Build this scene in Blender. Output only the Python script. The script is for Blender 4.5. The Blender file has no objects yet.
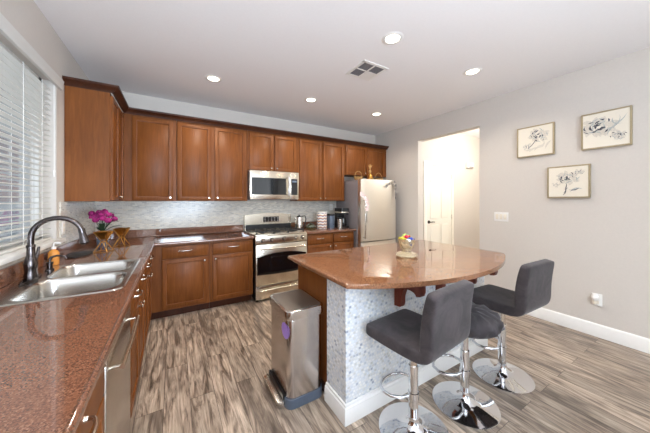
import bpy, bmesh, math, random
from mathutils import Vector, Matrix
random.seed(7)
PI = math.pi
scene = bpy.context.scene
C = scene.collection

# ------------------------------------------------------------------ camera
cam_d = bpy.data.cameras.new('camera'); cam = bpy.data.objects.new('camera', cam_d); C.objects.link(cam)
cam_d.sensor_width = 36.0; cam_d.lens = 36.0 * 253.14 / 650.0
cam_d.shift_y = -(216.5 - 200.47) / 650.0
cam_d.clip_start = 0.02
cam.location = (0.8315, 0.0, 1.38); cam.rotation_euler = (PI / 2, 0, -math.radians(30.86))
scene.camera = cam
# ------------------------------------------------------------------ world, lights, exposure
vs = scene.view_settings
vs.view_transform = 'Standard'; vs.look = 'None'; vs.gamma = 1.0; vs.use_curve_mapping = False
vs.exposure = 0.16
W = bpy.data.worlds.new('world'); scene.world = W; W.use_nodes = True
bg = W.node_tree.nodes['Background']; bg.inputs[0].default_value = (0.72, 0.86, 1.0, 1); bg.inputs[1].default_value = 0.5

def light(name, kind, loc, rot, energy, color, **k):
    d = bpy.data.lights.new(name, kind); d.energy = energy; d.color = color
    for a, v in k.items(): setattr(d, a, v)
    o = bpy.data.objects.new(name, d); C.objects.link(o); o.location = loc; o.rotation_euler = rot
    return o
# added fill lamps behind the camera, standing in for daylight from the unseen rear
light('fill_rear', 'AREA', (1.35, -2.5, 1.35), (PI / 2 + 1.0, 0, 0.85), 390, (0.72, 0.85, 1.0), shape='RECTANGLE', size=2.2, size_y=2.1)
light('fill_rear', 'AREA', (3.40, -2.5, 1.35), (PI / 2 + 0.20, 0, 0.2), 12, (0.93, 0.965, 1.0), shape='RECTANGLE', size=1.5, size_y=2.1)
# added lamp outside the sink window, aimed up in place of bounced daylight
light('fill_patio', 'AREA', (-2.2, 2.1, 0.55), (0, -PI / 2 - 0.45, 0), 70, (0.86, 0.93, 1.0), shape='RECTANGLE', size=1.2, size_y=3.0)
# hallway lamp beyond the doorway
light('hall_lamp', 'POINT', (5.75, 1.9, 2.4), (0, 0, 0), 64, (1.0, 0.96, 0.88), shadow_soft_size=0.12)

XR, YW, H, ZC = 4.522, 4.085, 2.7636, 0.90
CANS = [(1.219, 3.114), (2.451, 3.085), (3.617, 3.054), (2.436, 1.56), (3.583, 1.52), (1.219, 1.56)]
for i, (x, y) in enumerate(CANS):
    light('can_lamp', 'SPOT', (x, y, H - 0.012), (0, 0, 0), 46, (1.0, 0.89, 0.75), spot_size=math.radians(150), spot_blend=0.55, shadow_soft_size=0.08)

# ------------------------------------------------------------------ materials
def lin(c):
    return tuple(((v / 255) / 12.92 if v / 255 <= 0.04045 else ((v / 255 + 0.055) / 1.055) ** 2.4) for v in c) + (1.0,)
class NT:
    def __init__(s, name):
        m = bpy.data.materials.new(name); m.use_nodes = True; s.m = m; s.t = m.node_tree
        s.b = s.t.nodes['Principled BSDF']
    def n(s, kind, **k):
        nd = s.t.nodes.new(kind)
        for a, v in k.items():
            if a.startswith('_'): setattr(nd, a[1:], v)
            else:
                key = a.replace('__', ' ')
                nd.inputs[int(key[1:]) if key[0] == 'i' and key[1:].isdigit() else key].default_value = v
        return nd
    def l(s, a, b): s.t.links.new(a, b)
    def coords(s, scale=(1, 1, 1), rot=(0, 0, 0), rand=False):
        tc = s.n('ShaderNodeTexCoord'); mp = s.n('ShaderNodeMapping'); mp.inputs['Scale'].default_value = scale; mp.inputs['Rotation'].default_value = rot
        if rand:
            oi = s.n('ShaderNodeObjectInfo'); mul = s.n('ShaderNodeMath', _operation='MULTIPLY', i1=37.0); s.l(oi.outputs['Random'], mul.inputs[0])
            ad = s.n('ShaderNodeVectorMath', _operation='ADD'); s.l(tc.outputs['Object'], ad.inputs[0]); s.l(mul.outputs[0], ad.inputs[1])
            s.l(ad.outputs[0], mp.inputs['Vector'])
        else: s.l(tc.outputs['Object'], mp.inputs['Vector'])
        return mp.outputs[0]
    def ramp(s, fac, stops):
        r = s.n('ShaderNodeValToRGB'); e = r.color_ramp.elements
        while len(e) < len(stops): e.new(0.5)
        for i, (p, c) in enumerate(stops): e[i].position = p; e[i].color = c
        s.l(fac, r.inputs[0]); return r.outputs[0]
    def mix(s, a, b, f, mode='MIX'):
        m = s.n('ShaderNodeMix', _data_type='RGBA', _blend_type=mode)
        if isinstance(f, float): m.inputs[0].default_value = f
        else: s.l(f, m.inputs[0])
        for v, i in ((a, 6), (b, 7)):
            if isinstance(v, tuple): m.inputs[i].default_value = v
            else: s.l(v, m.inputs[i])
        return m.outputs[2]
    def bump(s, h, strength=0.2, dist=0.01):
        b = s.n('ShaderNodeBump', Strength=strength, Distance=dist); s.l(h, b.inputs['Height']); s.l(b.outputs[0], s.b.inputs['Normal'])
def plain(name, rgb, rough=0.5, metal=0.0, noise=0.06, scale=30, emit=None, **k):
    t = NT(name); c = lin(rgb)
    nz = t.n('ShaderNodeTexNoise', Scale=scale, Detail=3.0); t.l(t.coords(), nz.inputs['Vector'])
    lo = tuple(v * (1 - noise) for v in c[:3]) + (1,); hi = tuple(min(1, v * (1 + noise)) for v in c[:3]) + (1,)
    t.l(t.ramp(nz.outputs[0], [(0.3, lo), (0.7, hi)]), t.b.inputs['Base Color'])
    t.b.inputs['Roughness'].default_value = rough; t.b.inputs['Metallic'].default_value = metal
    for a, v in k.items(): t.b.inputs[a.replace('__', ' ')].default_value = v
    if emit:
        t.b.inputs['Emission Color'].default_value = lin(emit[0]); t.b.inputs['Emission Strength'].default_value = emit[1]
    return t.m
def m_wood(name, dark, mid, light_, rough=0.40):
    t = NT(name)
    v = t.coords((24, 24, 2.2), rand=True)
    n1 = t.n('ShaderNodeTexNoise', Scale=1.6, Detail=5.0, Roughness=0.6, Distortion=0.6); t.l(v, n1.inputs['Vector'])
    n2 = t.n('ShaderNodeTexNoise', Scale=2.2, Detail=2.0); t.l(t.coords((1.6, 1.6, 0.7), rand=True), n2.inputs['Vector'])
    c = t.ramp(n1.outputs[0], [(0.15, lin(dark)), (0.5, lin(mid)), (0.85, lin(light_))])
    c2 = t.mix(c, lin(light_), t.ramp(n2.outputs[0], [(0.4, (0, 0, 0, 1)), (0.75, (0.55, 0.55, 0.55, 1))]))
    t.l(c2, t.b.inputs['Base Color']); t.b.inputs['Roughness'].default_value = rough
    t.b.inputs['Specular IOR Level'].default_value = 0.22
    t.bump(n1.outputs[0], 0.05, 0.004)
    return t.m
def m_granite(name, base, lightc, darkc, rough=0.09, spec=0.5):
    t = NT(name); v = t.coords()
    n1 = t.n('ShaderNodeTexNoise', Scale=170.0, Detail=3.0, Roughness=0.7); t.l(v, n1.inputs['Vector'])
    vo = t.n('ShaderNodeTexVoronoi', Scale=300.0); t.l(v, vo.inputs['Vector'])
    n3 = t.n('ShaderNodeTexNoise', Scale=9.0, Detail=4.0); t.l(v, n3.inputs['Vector'])
    c = t.ramp(n1.outputs[0], [(0.33, lin(darkc)), (0.46, lin(base)), (0.56, lin(base)), (0.70, lin(lightc))])
    sep = t.n('ShaderNodeSeparateColor'); t.l(vo.outputs['Color'], sep.inputs[0])
    c = t.mix(c, lin(darkc), t.ramp(sep.outputs[0], [(0.74, (0, 0, 0, 1)), (0.80, (0.75, 0.75, 0.75, 1))]))
    c = t.mix(c, lin(lightc), t.ramp(sep.outputs[1], [(0.80, (0, 0, 0, 1)), (0.86, (0.55, 0.55, 0.55, 1))]))
    c = t.mix(c, lin(base), t.ramp(n3.outputs[0], [(0.4, (0, 0, 0, 1)), (0.7, (0.5, 0.5, 0.5, 1))]))
    t.l(c, t.b.inputs['Base Color']); t.b.inputs['Roughness'].default_value = rough
    t.b.inputs['Specular IOR Level'].default_value = spec
    return t.m
def m_floor():
    t = NT('plank_floor')
    tc = t.n('ShaderNodeTexCoord'); sp = t.n('ShaderNodeSeparateXYZ'); t.l(tc.outputs['Object'], sp.inputs[0])
    cb = t.n('ShaderNodeCombineXYZ'); t.l(sp.outputs[1], cb.inputs[0]); t.l(sp.outputs[0], cb.inputs[1])
    br = t.n('ShaderNodeTexBrick', Scale=1.0, Mortar__Size=0.0014, Mortar__Smooth=0.1, Bias=0.0, Brick__Width=1.22, Row__Height=0.155, _offset=0.37, _offset_frequency=2)
    br.inputs['Color1'].default_value = (0, 0, 0, 1); br.inputs['Color2'].default_value = (1, 1, 1, 1); br.inputs['Mortar'].default_value = (0.5, 0.5, 0.5, 1)
    t.l(cb.outputs[0], br.inputs['Vector'])
    bw = t.n('ShaderNodeSeparateColor'); t.l(br.outputs[0], bw.inputs[0])
    mu = t.n('ShaderNodeMath', _operation='MULTIPLY', i1=23.0); t.l(bw.outputs[0], mu.inputs[0])
    cb2 = t.n('ShaderNodeCombineXYZ'); t.l(sp.outputs[0], cb2.inputs[0]); t.l(sp.outputs[1], cb2.inputs[1]); t.l(mu.outputs[0], cb2.inputs[2])
    def nz(sc, scale, det, dist=0.0, rough=0.55):
        mp = t.n('ShaderNodeMapping'); mp.inputs['Scale'].default_value = sc; t.l(cb2.outputs[0], mp.inputs['Vector'])
        n = t.n('ShaderNodeTexNoise', Scale=scale, Detail=det, Distortion=dist, Roughness=rough); t.l(mp.outputs[0], n.inputs['Vector']); return n.outputs[0]
    a = nz((9, 1.0, 1), 2.2, 5.0, 1.6, 0.65)
    b = nz((3.0, 0.9, 1), 1.5, 3.0, 1.0)
    g = nz((60, 2.0, 1), 2.0, 3.0, 0.4)
    c = t.ramp(a, [(0.28, lin((74, 64, 57))), (0.40, lin((138, 121, 107))), (0.52, lin((188, 170, 152))), (0.70, lin((222, 205, 186)))])
    c = t.mix(c, lin((104, 92, 83)), t.ramp(b, [(0.50, (0, 0, 0, 1)), (0.68, (0.75, 0.75, 0.75, 1))]))
    c = t.mix(c, t.ramp(bw.outputs[0], [(0.0, (0.72, 0.70, 0.68, 1)), (1.0, (1.10, 1.07, 1.04, 1))]), 1.0, 'MULTIPLY')
    c = t.mix(c, t.ramp(g, [(0.3, (0.68, 0.67, 0.66, 1)), (0.62, (1.08, 1.08, 1.08, 1))]), 1.0, 'MULTIPLY')
    c = t.mix(c, lin((84, 72, 64)), br.outputs[1])
    t.l(c, t.b.inputs['Base Color']); t.b.inputs['Roughness'].default_value = 0.36
    t.bump(a, 0.08, 0.004)
    return t.m
def m_mosaic(name, axes, w, h, tones, grout, rough=0.18, mort=0.0022):
    t = NT(name)
    tc = t.n('ShaderNodeTexCoord'); sp = t.n('ShaderNodeSeparateXYZ'); t.l(tc.outputs['Object'], sp.inputs[0])
    cb = t.n('ShaderNodeCombineXYZ')
    if axes == 'both':
        ad = t.n('ShaderNodeMath', _operation='ADD'); t.l(sp.outputs[0], ad.inputs[0]); t.l(sp.outputs[1], ad.inputs[1]); t.l(ad.outputs[0], cb.inputs[0])
    else: t.l(sp.outputs[axes], cb.inputs[0])
    t.l(sp.outputs[2], cb.inputs[1])
    br = t.n('ShaderNodeTexBrick', Scale=1.0, Mortar__Size=mort, Mortar__Smooth=0.1, Bias=0.0, Brick__Width=w, Row__Height=h, _offset=0.5)
    br.inputs['Color1'].default_value = (0, 0, 0, 1); br.inputs['Color2'].default_value = (1, 1, 1, 1); br.inputs['Mortar'].default_value = (0.5, 0.5, 0.5, 1)
    t.l(cb.outputs[0], br.inputs['Vector'])
    bw = t.n('ShaderNodeSeparateColor'); t.l(br.outputs[0], bw.inputs[0])
    n = len(tones)
    c = t.ramp(bw.outputs[0], [(i / (n - 1), lin(x)) for i, x in enumerate(tones)])
    nz = t.n('ShaderNodeTexNoise', Scale=70.0, Detail=3.0); t.l(t.coords(), nz.inputs['Vector'])
    c = t.mix(c, t.ramp(nz.outputs[0], [(0.3, (0.88, 0.88, 0.88, 1)), (0.7, (1.06, 1.06, 1.06, 1))]), 1.0, 'MULTIPLY')
    c = t.mix(c, lin(grout), br.outputs[1])
    t.l(c, t.b.inputs['Base Color']); t.b.inputs['Roughness'].default_value = rough
    iv = t.n('ShaderNodeMath', _operation='SUBTRACT', i0=1.0); t.l(br.outputs[1], iv.inputs[1]); t.bump(iv.outputs[0], 0.35, 0.003)
    return t.m
def m_steel(name, rgb, rough=0.24, axis=2):
    t = NT(name); sc = [160, 160, 160]; sc[axis] = 2.0
    nz = t.n('ShaderNodeTexNoise', Scale=1.0, Detail=2.0); t.l(t.coords(tuple(sc)), nz.inputs['Vector'])
    c = lin(rgb)
    t.l(t.ramp(nz.outputs[0], [(0.3, tuple(v * 0.975 for v in c[:3]) + (1,)), (0.7, c)]), t.b.inputs['Base Color'])
    t.l(t.ramp(nz.outputs[0], [(0.3, (rough * 0.95,) * 3 + (1,)), (0.7, (rough * 1.06,) * 3 + (1,))]), t.b.inputs['Roughness'])
    t.b.inputs['Metallic'].default_value = 1.0
    return t.m
def m_velvet(name, a, b):
    t = NT(name); n = t.n('ShaderNodeTexNoise', Scale=7.0, Detail=6.0, Roughness=0.7, Distortion=1.0); t.l(t.coords(rand=True), n.inputs['Vector'])
    t.l(t.ramp(n.outputs[0], [(0.32, lin(a)), (0.68, lin(b))]), t.b.inputs['Base Color'])
    t.b.inputs['Roughness'].default_value = 0.85
    t.b.inputs['Sheen Weight'].default_value = 0.2; t.b.inputs['Sheen Roughness'].default_value = 0.4
    t.bump(n.outputs[0], 0.12, 0.01)
    return t.m
def m_glass(name, tint=(255, 255, 255), mixf=0.12, rough=0.02):
    t = NT(name); tr = t.n('ShaderNodeBsdfTransparent'); tr.inputs[0].default_value = lin(tint)
    gl = t.n('ShaderNodeBsdfGlossy', Roughness=rough); lw = t.n('ShaderNodeLayerWeight', Blend=0.25)
    mx = t.n('ShaderNodeMixShader'); mm = t.n('ShaderNodeMath', _operation='MULTIPLY_ADD', i1=0.5, i2=mixf); t.l(lw.outputs['Facing'], mm.inputs[0])
    t.l(mm.outputs[0], mx.inputs[0]); t.l(tr.outputs[0], mx.inputs[1]); t.l(gl.outputs[0], mx.inputs[2])
    t.l(mx.outputs[0], t.t.nodes['Material Output'].inputs[0])
    return t.m
def m_emit(name, rgb, s):
    t = NT(name); t.b.inputs['Base Color'].default_value = lin(rgb); t.b.inputs['Emission Color'].default_value = lin(rgb); t.b.inputs['Emission Strength'].default_value = s
    return t.m
M = dict(
    wood=m_wood('cabinet_wood', (92, 50, 21), (119, 68, 30), (142, 86, 42)),
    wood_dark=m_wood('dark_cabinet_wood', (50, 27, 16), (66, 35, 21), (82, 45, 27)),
    corbel=m_wood('corbel_wood', (96, 42, 30), (118, 56, 42), (134, 68, 52)),
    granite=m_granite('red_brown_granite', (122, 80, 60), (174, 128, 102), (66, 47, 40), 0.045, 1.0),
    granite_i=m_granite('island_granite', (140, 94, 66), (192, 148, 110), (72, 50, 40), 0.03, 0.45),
    floor=m_floor(),
    tile=m_mosaic('wall_mosaic', 'both', 0.05, 0.017, [(184, 178, 168), (210, 204, 192), (230, 223, 208), (200, 194, 184), (220, 210, 190)], (216, 212, 204)),
    tile_i=m_mosaic('island_mosaic', 'both', 0.022, 0.0185, [(164, 171, 182), (206, 212, 220), (226, 228, 230), (236, 236, 234), (218, 224, 232), (240, 238, 232), (228, 228, 226), (196, 196, 192), (238, 238, 238)], (216, 219, 223), 0.2),
    wall=plain('wall_paint', (209, 202, 194), 0.7, noise=0.015, scale=60),
    ceil=plain('ceiling_paint', (242, 240, 240), 0.8, noise=0.01, scale=60),
    white=plain('white_trim_paint', (238, 236, 232), 0.4, noise=0.01),
    blind=plain('blind_slat_white', (222, 221, 216), 0.45, noise=0.01),
    steel=plain('brushed_steel', (212, 207, 200), 0.27, 1.0, 0.01),
    steel_h=plain('brushed_steel_horizontal', (222, 213, 196), 0.25, 1.0, 0.01),
    steel_w=plain('champagne_steel', (234, 230, 222), 0.36, 1.0, 0.01),
    steel_can=plain('trash_can_steel', (206, 200, 196), 0.21, 1.0, 0.01),
    sink=m_steel('sink_steel', (196, 193, 188), 0.22, 0),
    chrome=plain('chrome', (228, 228, 230), 0.06, 1.0, 0.01),
    nickel=plain('satin_nickel', (214, 206, 196), 0.25, 1.0, 0.02),
    gunmetal=plain('dark_faucet_metal', (92, 86, 86), 0.24, 1.0, 0.03),
    black=plain('black_plastic', (24, 24, 26), 0.35, noise=0.1),
    iron=plain('cast_iron', (34, 34, 36), 0.5, noise=0.15),
    blackglass=plain('black_glass', (14, 16, 20), 0.04, noise=0.05, Specular__IOR__Level=0.8),
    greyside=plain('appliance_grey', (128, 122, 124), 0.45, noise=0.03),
    velvet=m_velvet('grey_velvet', (36, 31, 33), (74, 66, 68)),
    velvet2=m_velvet('dark_grey_plush', (36, 33, 35), (66, 60, 63)),
    gold=plain('gold_metal', (206, 160, 84), 0.28, 1.0, 0.04),
    wicker=plain('tan_wicker', (176, 136, 82), 0.7, noise=0.25, scale=120),
    glass=m_glass('clear_glass'),
    frosted=m_glass('green_glass', (206, 224, 196), 0.25, 0.08),
    pink=plain('magenta_petal', (168, 36, 116), 0.6, noise=0.45, scale=45),
    leaf=plain('dark_green_leaf', (40, 62, 40), 0.5, noise=0.2),
    canvas=plain('cream_canvas', (232, 224, 208), 0.75, noise=0.02, scale=200),
    frame=plain('champagne_frame', (176, 160, 128), 0.4, 0.4, 0.06),
    ink=plain('charcoal_paint', (78, 80, 88), 0.8, noise=0.3, scale=90),
    ink2=plain('grey_green_paint', (178, 182, 178), 0.8, noise=0.2, scale=90),
    ink3=plain('pale_petal_paint', (214, 206, 192), 0.8, noise=0.1, scale=90),
    purple=plain('lilac_sticker', (176, 140, 226), 0.5, noise=0.03),
    bluegrey=plain('blue_grey_plastic', (104, 118, 136), 0.4, noise=0.04),
    orange=plain('orange_soap', (226, 152, 70), 0.25, noise=0.05),
    lamp=m_emit('lit_lamp_lens', (255, 246, 228), 5.0),
    petalw=plain('blush_white_petal', (246, 226, 226), 0.6, noise=0.04),
    petalg=plain('grey_petal', (140, 136, 134), 0.6, noise=0.1),
    vent_dark=plain('vent_shadow_grey', (92, 94, 98), 0.6, noise=0.05),
    stucco=plain('beige_stucco', (196, 180, 158), 0.9, noise=0.08),
    ground=plain('patio_concrete', (168, 164, 158), 0.9, noise=0.1),
    hedge=plain('hedge_green', (70, 92, 62), 0.7, noise=0.4, scale=12),
    door=plain('white_door_paint', (244, 240, 228), 0.4, noise=0.008),
)
def chevron():
    t = NT('chevron_paper'); tc = t.n('ShaderNodeTexCoord'); sp = t.n('ShaderNodeSeparateXYZ'); t.l(tc.outputs['Object'], sp.inputs[0])
    ad = t.n('ShaderNodeMath', _operation='ADD'); t.l(sp.outputs[0], ad.inputs[0]); t.l(sp.outputs[1], ad.inputs[1])
    pp = t.n('ShaderNodeMath', _operation='PINGPONG', i1=0.022); t.l(ad.outputs[0], pp.inputs[0])
    a2 = t.n('ShaderNodeMath', _operation='ADD'); t.l(pp.outputs[0], a2.inputs[0]); t.l(sp.outputs[2], a2.inputs[1])
    md = t.n('ShaderNodeMath', _operation='MODULO', i1=0.05); t.l(a2.outputs[0], md.inputs[0])
    dv = t.n('ShaderNodeMath', _operation='DIVIDE', i1=0.05); t.l(md.outputs[0], dv.inputs[0])
    c = t.ramp(dv.outputs[0], [(0.0, lin((240, 236, 230))), (0.4, lin((240, 236, 230))), (0.42, lin((108, 112, 140))), (0.66, lin((108, 112, 140))), (0.68, lin((206, 160, 130))), (1.0, lin((214, 180, 160)))])
    for e in t.t.nodes:
        if e.bl_idname == 'ShaderNodeValToRGB': e.color_ramp.interpolation = 'CONSTANT'
    t.l(c, t.b.inputs['Base Color']); t.b.inputs['Roughness'].default_value = 0.6
    return t.m
M['chevron'] = chevron()

# ------------------------------------------------------------------ mesh helpers
class B:
    """collects shapes into one bmesh; coordinates are world unless stated"""
    def __init__(s): s.bm = bmesh.new()
    def _bev(s, verts, w, seg=2):
        if w > 0:
            es = {e for v in verts for e in v.link_edges}
            bmesh.ops.bevel(s.bm, geom=list(es), offset=w, segments=seg, profile=0.5, affect='EDGES', clamp_overlap=True)
    def box(s, x0, x1, y0, y1, z0, z1, bev=0.0, seg=2):
        m = Matrix.Translation(((x0 + x1) / 2, (y0 + y1) / 2, (z0 + z1) / 2)) @ Matrix.Diagonal((abs(x1 - x0), abs(y1 - y0), abs(z1 - z0), 1))
        r = bmesh.ops.create_cube(s.bm, size=1.0, matrix=m); s._bev(r['verts'], bev, seg); return s
    def cyl(s, p0, p1, r0, r1=None, n=24, caps=True):
        p0, p1 = Vector(p0), Vector(p1); d = p1 - p0; q = d.to_track_quat('Z', 'Y')
        m = Matrix.Translation((p0 + p1) / 2) @ q.to_matrix().to_4x4()
        bmesh.ops.create_cone(s.bm, cap_ends=caps, segments=n, radius1=r0, radius2=r0 if r1 is None else r1, depth=d.length, matrix=m); return s
    def sph(s, c, r, n=16, sc=(1, 1, 1), rot=None):
        m = Matrix.Translation(c)
        if rot is not None: m = m @ rot
        bmesh.ops.create_uvsphere(s.bm, u_segments=n, v_segments=max(6, n // 2), radius=r, matrix=m @ Matrix.Diagonal((*sc, 1))); return s
    def tube(s, pts, r, n=10, closed=False, caps=True):
        P = [Vector(p) for p in pts]; L = len(P); rings = []; up = None
        for i, p in enumerate(P):
            a = P[(i - 1) % L] if closed or i else P[0]; b = P[(i + 1) % L] if closed or i < L - 1 else P[-1]
            t = (b - a).normalized()
            if up is None:
                up = t.orthogonal().normalized()
            up = (up - t * up.dot(t)).normalized(); sd = t.cross(up)
            rr = r[i] if isinstance(r, (list, tuple)) else r
            rings.append([s.bm.verts.new(p + (up * math.cos(2 * PI * k / n) + sd * math.sin(2 * PI * k / n)) * rr) for k in range(n)])
        for i in range(L if closed else L - 1):
            A, D = rings[i], rings[(i + 1) % L]
            for k in range(n): s.bm.faces.new((A[k], A[(k + 1) % n], D[(k + 1) % n], D[k]))
        if caps and not closed: s.bm.faces.new(rings[0][::-1]); s.bm.faces.new(rings[-1])
        return s
    def lathe(s, prof, c=(0, 0, 0), n=36, cap=True):
        rings = [[s.bm.verts.new((c[0] + r * math.cos(2 * PI * k / n), c[1] + r * math.sin(2 * PI * k / n), c[2] + z)) for k in range(n)] for r, z in prof]
        for A, D in zip(rings, rings[1:]):
            for k in range(n): s.bm.faces.new((A[k], A[(k + 1) % n], D[(k + 1) % n], D[k]))
        if cap: s.bm.faces.new(rings[0][::-1]); s.bm.faces.new(rings[-1])
        return s
    def prism(s, poly, z0, z1, bev=0.0, seg=2, mat=None):
        lo = [s.bm.verts.new((x, y, z0)) for x, y in poly]; hi = [s.bm.verts.new((x, y, z1)) for x, y in poly]; n = len(poly)
        s.bm.faces.new(lo[::-1]); top = s.bm.faces.new(hi)
        for i in range(n): s.bm.faces.new((lo[i], lo[(i + 1) % n], hi[(i + 1) % n], hi[i]))
        if bev > 0:
            es = [e for v in hi for e in v.link_edges if e.other_vert(v) in hi] + [e for v in lo for e in v.link_edges if e.other_vert(v) in lo]
            bmesh.ops.bevel(s.bm, geom=list(set(es)), offset=bev, segments=seg, profile=0.5, affect='EDGES', clamp_overlap=True)
        elif mat is not None:
            bmesh.ops.transform(s.bm, matrix=mat, verts=lo + hi)
        return s
    def sweep(s, path, prof):
        """profile (outward, z) along an xy polyline, outward = right of travel"""
        P = [Vector((p[0], p[1])) for p in path]; rings = []
        for i, p in enumerate(P):
            ns = []
            if i: d = (p - P[i - 1]).normalized(); ns.append(Vector((d.y, -d.x)))
            if i < len(P) - 1: d = (P[i + 1] - p).normalized(); ns.append(Vector((d.y, -d.x)))
            m = sum(ns, Vector((0, 0))).normalized(); k = 1 / max(0.2, m.dot(ns[0]))
            rings.append([s.bm.verts.new((p.x + m.x * k * o, p.y + m.y * k * o, z)) for o, z in prof])
        n = len(prof)
        for A, D in zip(rings, rings[1:]):
            for k in range(n): s.bm.faces.new((A[k], A[(k + 1) % n], D[(k + 1) % n], D[k]))
        s.bm.faces.new(rings[0][::-1]); s.bm.faces.new(rings[-1]); return s
    def panel(s, face, u0, u1, v0, v1, w, t=0.02, fr=0.055, rec=0.012, flat=False):
        """cabinet door with a framed recessed panel; face '-y' or '+x' etc.; w = coordinate of its back plane"""
        ax, sg = face[1], 1 if face[0] == '+' else -1
        f = w + sg * t
        if ax == 'y': r = s_box = (u0, u1, min(w, f), max(w, f), v0, v1)
        else: r = (min(w, f), max(w, f), u0, u1, v0, v1)
        m = Matrix.Translation(((r[0] + r[1]) / 2, (r[2] + r[3]) / 2, (r[4] + r[5]) / 2)) @ Matrix.Diagonal((r[1] - r[0], r[3] - r[2], r[5] - r[4], 1))
        vs_ = bmesh.ops.create_cube(s.bm, size=1.0, matrix=m)['verts']
        nrm = Vector((sg, 0, 0)) if ax == 'x' else Vector((0, sg, 0))
        fs = [fc for fc in {q for v in vs_ for q in v.link_faces}]
        for fc in fs: fc.normal_update()
        ff = [fc for fc in fs if fc.normal.dot(nrm) > 0.9]
        if flat: bmesh.ops.inset_individual(s.bm, faces=ff, thickness=0.006, depth=0.003)
        else:
            bmesh.ops.inset_individual(s.bm, faces=ff, thickness=0.004, depth=0.002)
            bmesh.ops.inset_individual(s.bm, faces=ff, thickness=fr, depth=0.0)
            bmesh.ops.inset_individual(s.bm, faces=ff, thickness=0.002, depth=-rec)
            bmesh.ops.inset_individual(s.bm, faces=ff, thickness=0.006, depth=-0.001)
            bmesh.ops.inset_individual(s.bm, faces=ff, thickness=0.008, depth=rec * 0.35)
        return s
ROOT = {}
def link(name, bm, mat, parent=None, origin=(0, 0, 0), sharp=38, subsurf=0):
    bmesh.ops.recalc_face_normals(bm, faces=bm.faces)
    a = math.radians(sharp)
    for f in bm.faces: f.smooth = True
    for e in bm.edges:
        if len(e.link_faces) == 2 and e.calc_face_angle(0) > a: e.smooth = False
    org = ROOT.get(parent, Vector(origin)) if parent else Vector(origin)
    bmesh.ops.translate(bm, verts=bm.verts, vec=-org)
    me = bpy.data.meshes.new(name); bm.to_mesh(me); bm.free()
    for m in (mat if isinstance(mat, (list, tuple)) else [mat]): me.materials.append(m)
    o = bpy.data.objects.new(name, me); C.objects.link(o)
    if parent: o.parent = parent; ROOT[o] = org
    else: o.location = org; ROOT[o] = org
    if subsurf:
        md = o.modifiers.new('subdivision', 'SUBSURF'); md.levels = subsurf; md.render_levels = subsurf
    return o
def P(name, b, mat, parent, **k): return link(name, b.bm, M[mat] if isinstance(mat, str) else mat, parent, **k)
def thing(name, label, cat, loc, group=None, rotz=0, local=False):
    o = bpy.data.objects.new(name, None); C.objects.link(o); o.empty_display_size = 0.05
    o.location = loc; o.rotation_euler = (0, 0, rotz); o['label'] = label; o['category'] = cat
    if group: o['group'] = group
    ROOT[o] = Vector((0, 0, 0)) if local else Vector(loc)
    return o
def solo(name, b, mat, label, cat, origin, group=None, **k):
    o = link(name, b.bm, M[mat] if isinstance(mat, str) else mat, None, origin, **k); o['label'] = label; o['category'] = cat
    if group: o['group'] = group
    return o
def struct(name, b, mat, parent=None):
    o = link(name, b.bm, M[mat], parent)
    if parent is None: o['kind'] = 'structure'
    return o
def copy_tree(o, parent=None):
    c = o.copy(); C.objects.link(c)
    if parent: c.parent = parent
    ROOT[c] = ROOT.get(o, Vector())
    for ch in list(o.children): copy_tree(ch, c)
    return c
def circ(n, r=1.0, a0=0.0): return [(r * math.cos(a0 + 2 * PI * i / n), r * math.sin(a0 + 2 * PI * i / n)) for i in range(n)]
def rrect(x0, x1, y0, y1, r, n=6):
    out = []
    for cx, cy, a in ((x1 - r, y1 - r, 0), (x0 + r, y1 - r, PI / 2), (x0 + r, y0 + r, PI), (x1 - r, y0 + r, 1.5 * PI)):
        out += [(cx + r * math.cos(a + PI / 2 * i / n), cy + r * math.sin(a + PI / 2 * i / n)) for i in range(n + 1)]
    return out
def arch_pull(b, p, along, out, w=0.125):
    p, al, ou = Vector(p), Vector(along), Vector(out)
    pts = [p + al * (w / 2) * math.cos(PI - PI * i / 10) + ou * (0.006 + 0.026 * math.sin(PI * i / 10) ** 0.6) for i in range(11)]
    b.tube(pts, [0.0065, 0.006] + [0.005] * 7 + [0.006, 0.0065], 8)
    for sg in (-1, 1): b.cyl(p + al * sg * w / 2, p + al * sg * w / 2 + ou * 0.008, 0.009, 0.007, 12)
    return b
def knob(b, p, out):
    p, o = Vector(p), Vector(out)
    b.cyl(p, p + o * 0.016, 0.005, 0.006, 12); b.cyl(p + o * 0.014, p + o * 0.022, 0.010, 0.014, 16); b.cyl(p + o * 0.022, p + o * 0.028, 0.014, 0.009, 16)
    return b

# ------------------------------------------------------------------ room shell
YB = -2.6
struct('floor', B().box(-0.15, 7.4, YB, YW + 0.15, -0.08, 0), 'floor')
struct('ceiling', B().box(-0.15, 7.4, YB, YW + 0.15, H, H + 0.1), 'ceil')
struct('wall_back', B().box(-0.15, XR + 0.15, YW, YW + 0.15, 0, H), 'wall')
WY0, WY1, WZ0, WZ1 = 1.32, 2.93, 1.06, 2.36       # sink window opening
b = B(); b.box(-0.15, 0, YB, WY0, 0, H).box(-0.15, 0, WY1, YW, 0, H).box(-0.15, 0, WY0, WY1, 0, WZ0).box(-0.15, 0, WY0, WY1, WZ1, H)
struct('wall_left', b, 'wall')
DY0, DY1, DZ = 1.941, 2.985, 2.43
b = B(); b.box(XR, XR + 0.13, YB, DY0, 0, H).box(XR, XR + 0.13, DY1, YW, 0, H).box(XR, XR + 0.13, DY0, DY1, DZ, H)
struct('wall_right', b, 'wall')
b = B(); b.box(-0.15, 0.4, YB - 0.12, YB, 0, H).box(4.4, XR + 0.13, YB - 0.12, YB, 0, H).box(0.4, 4.4, YB - 0.12, YB, 2.45, H)
struct('wall_rear', b, 'wall')
b = B()
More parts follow.
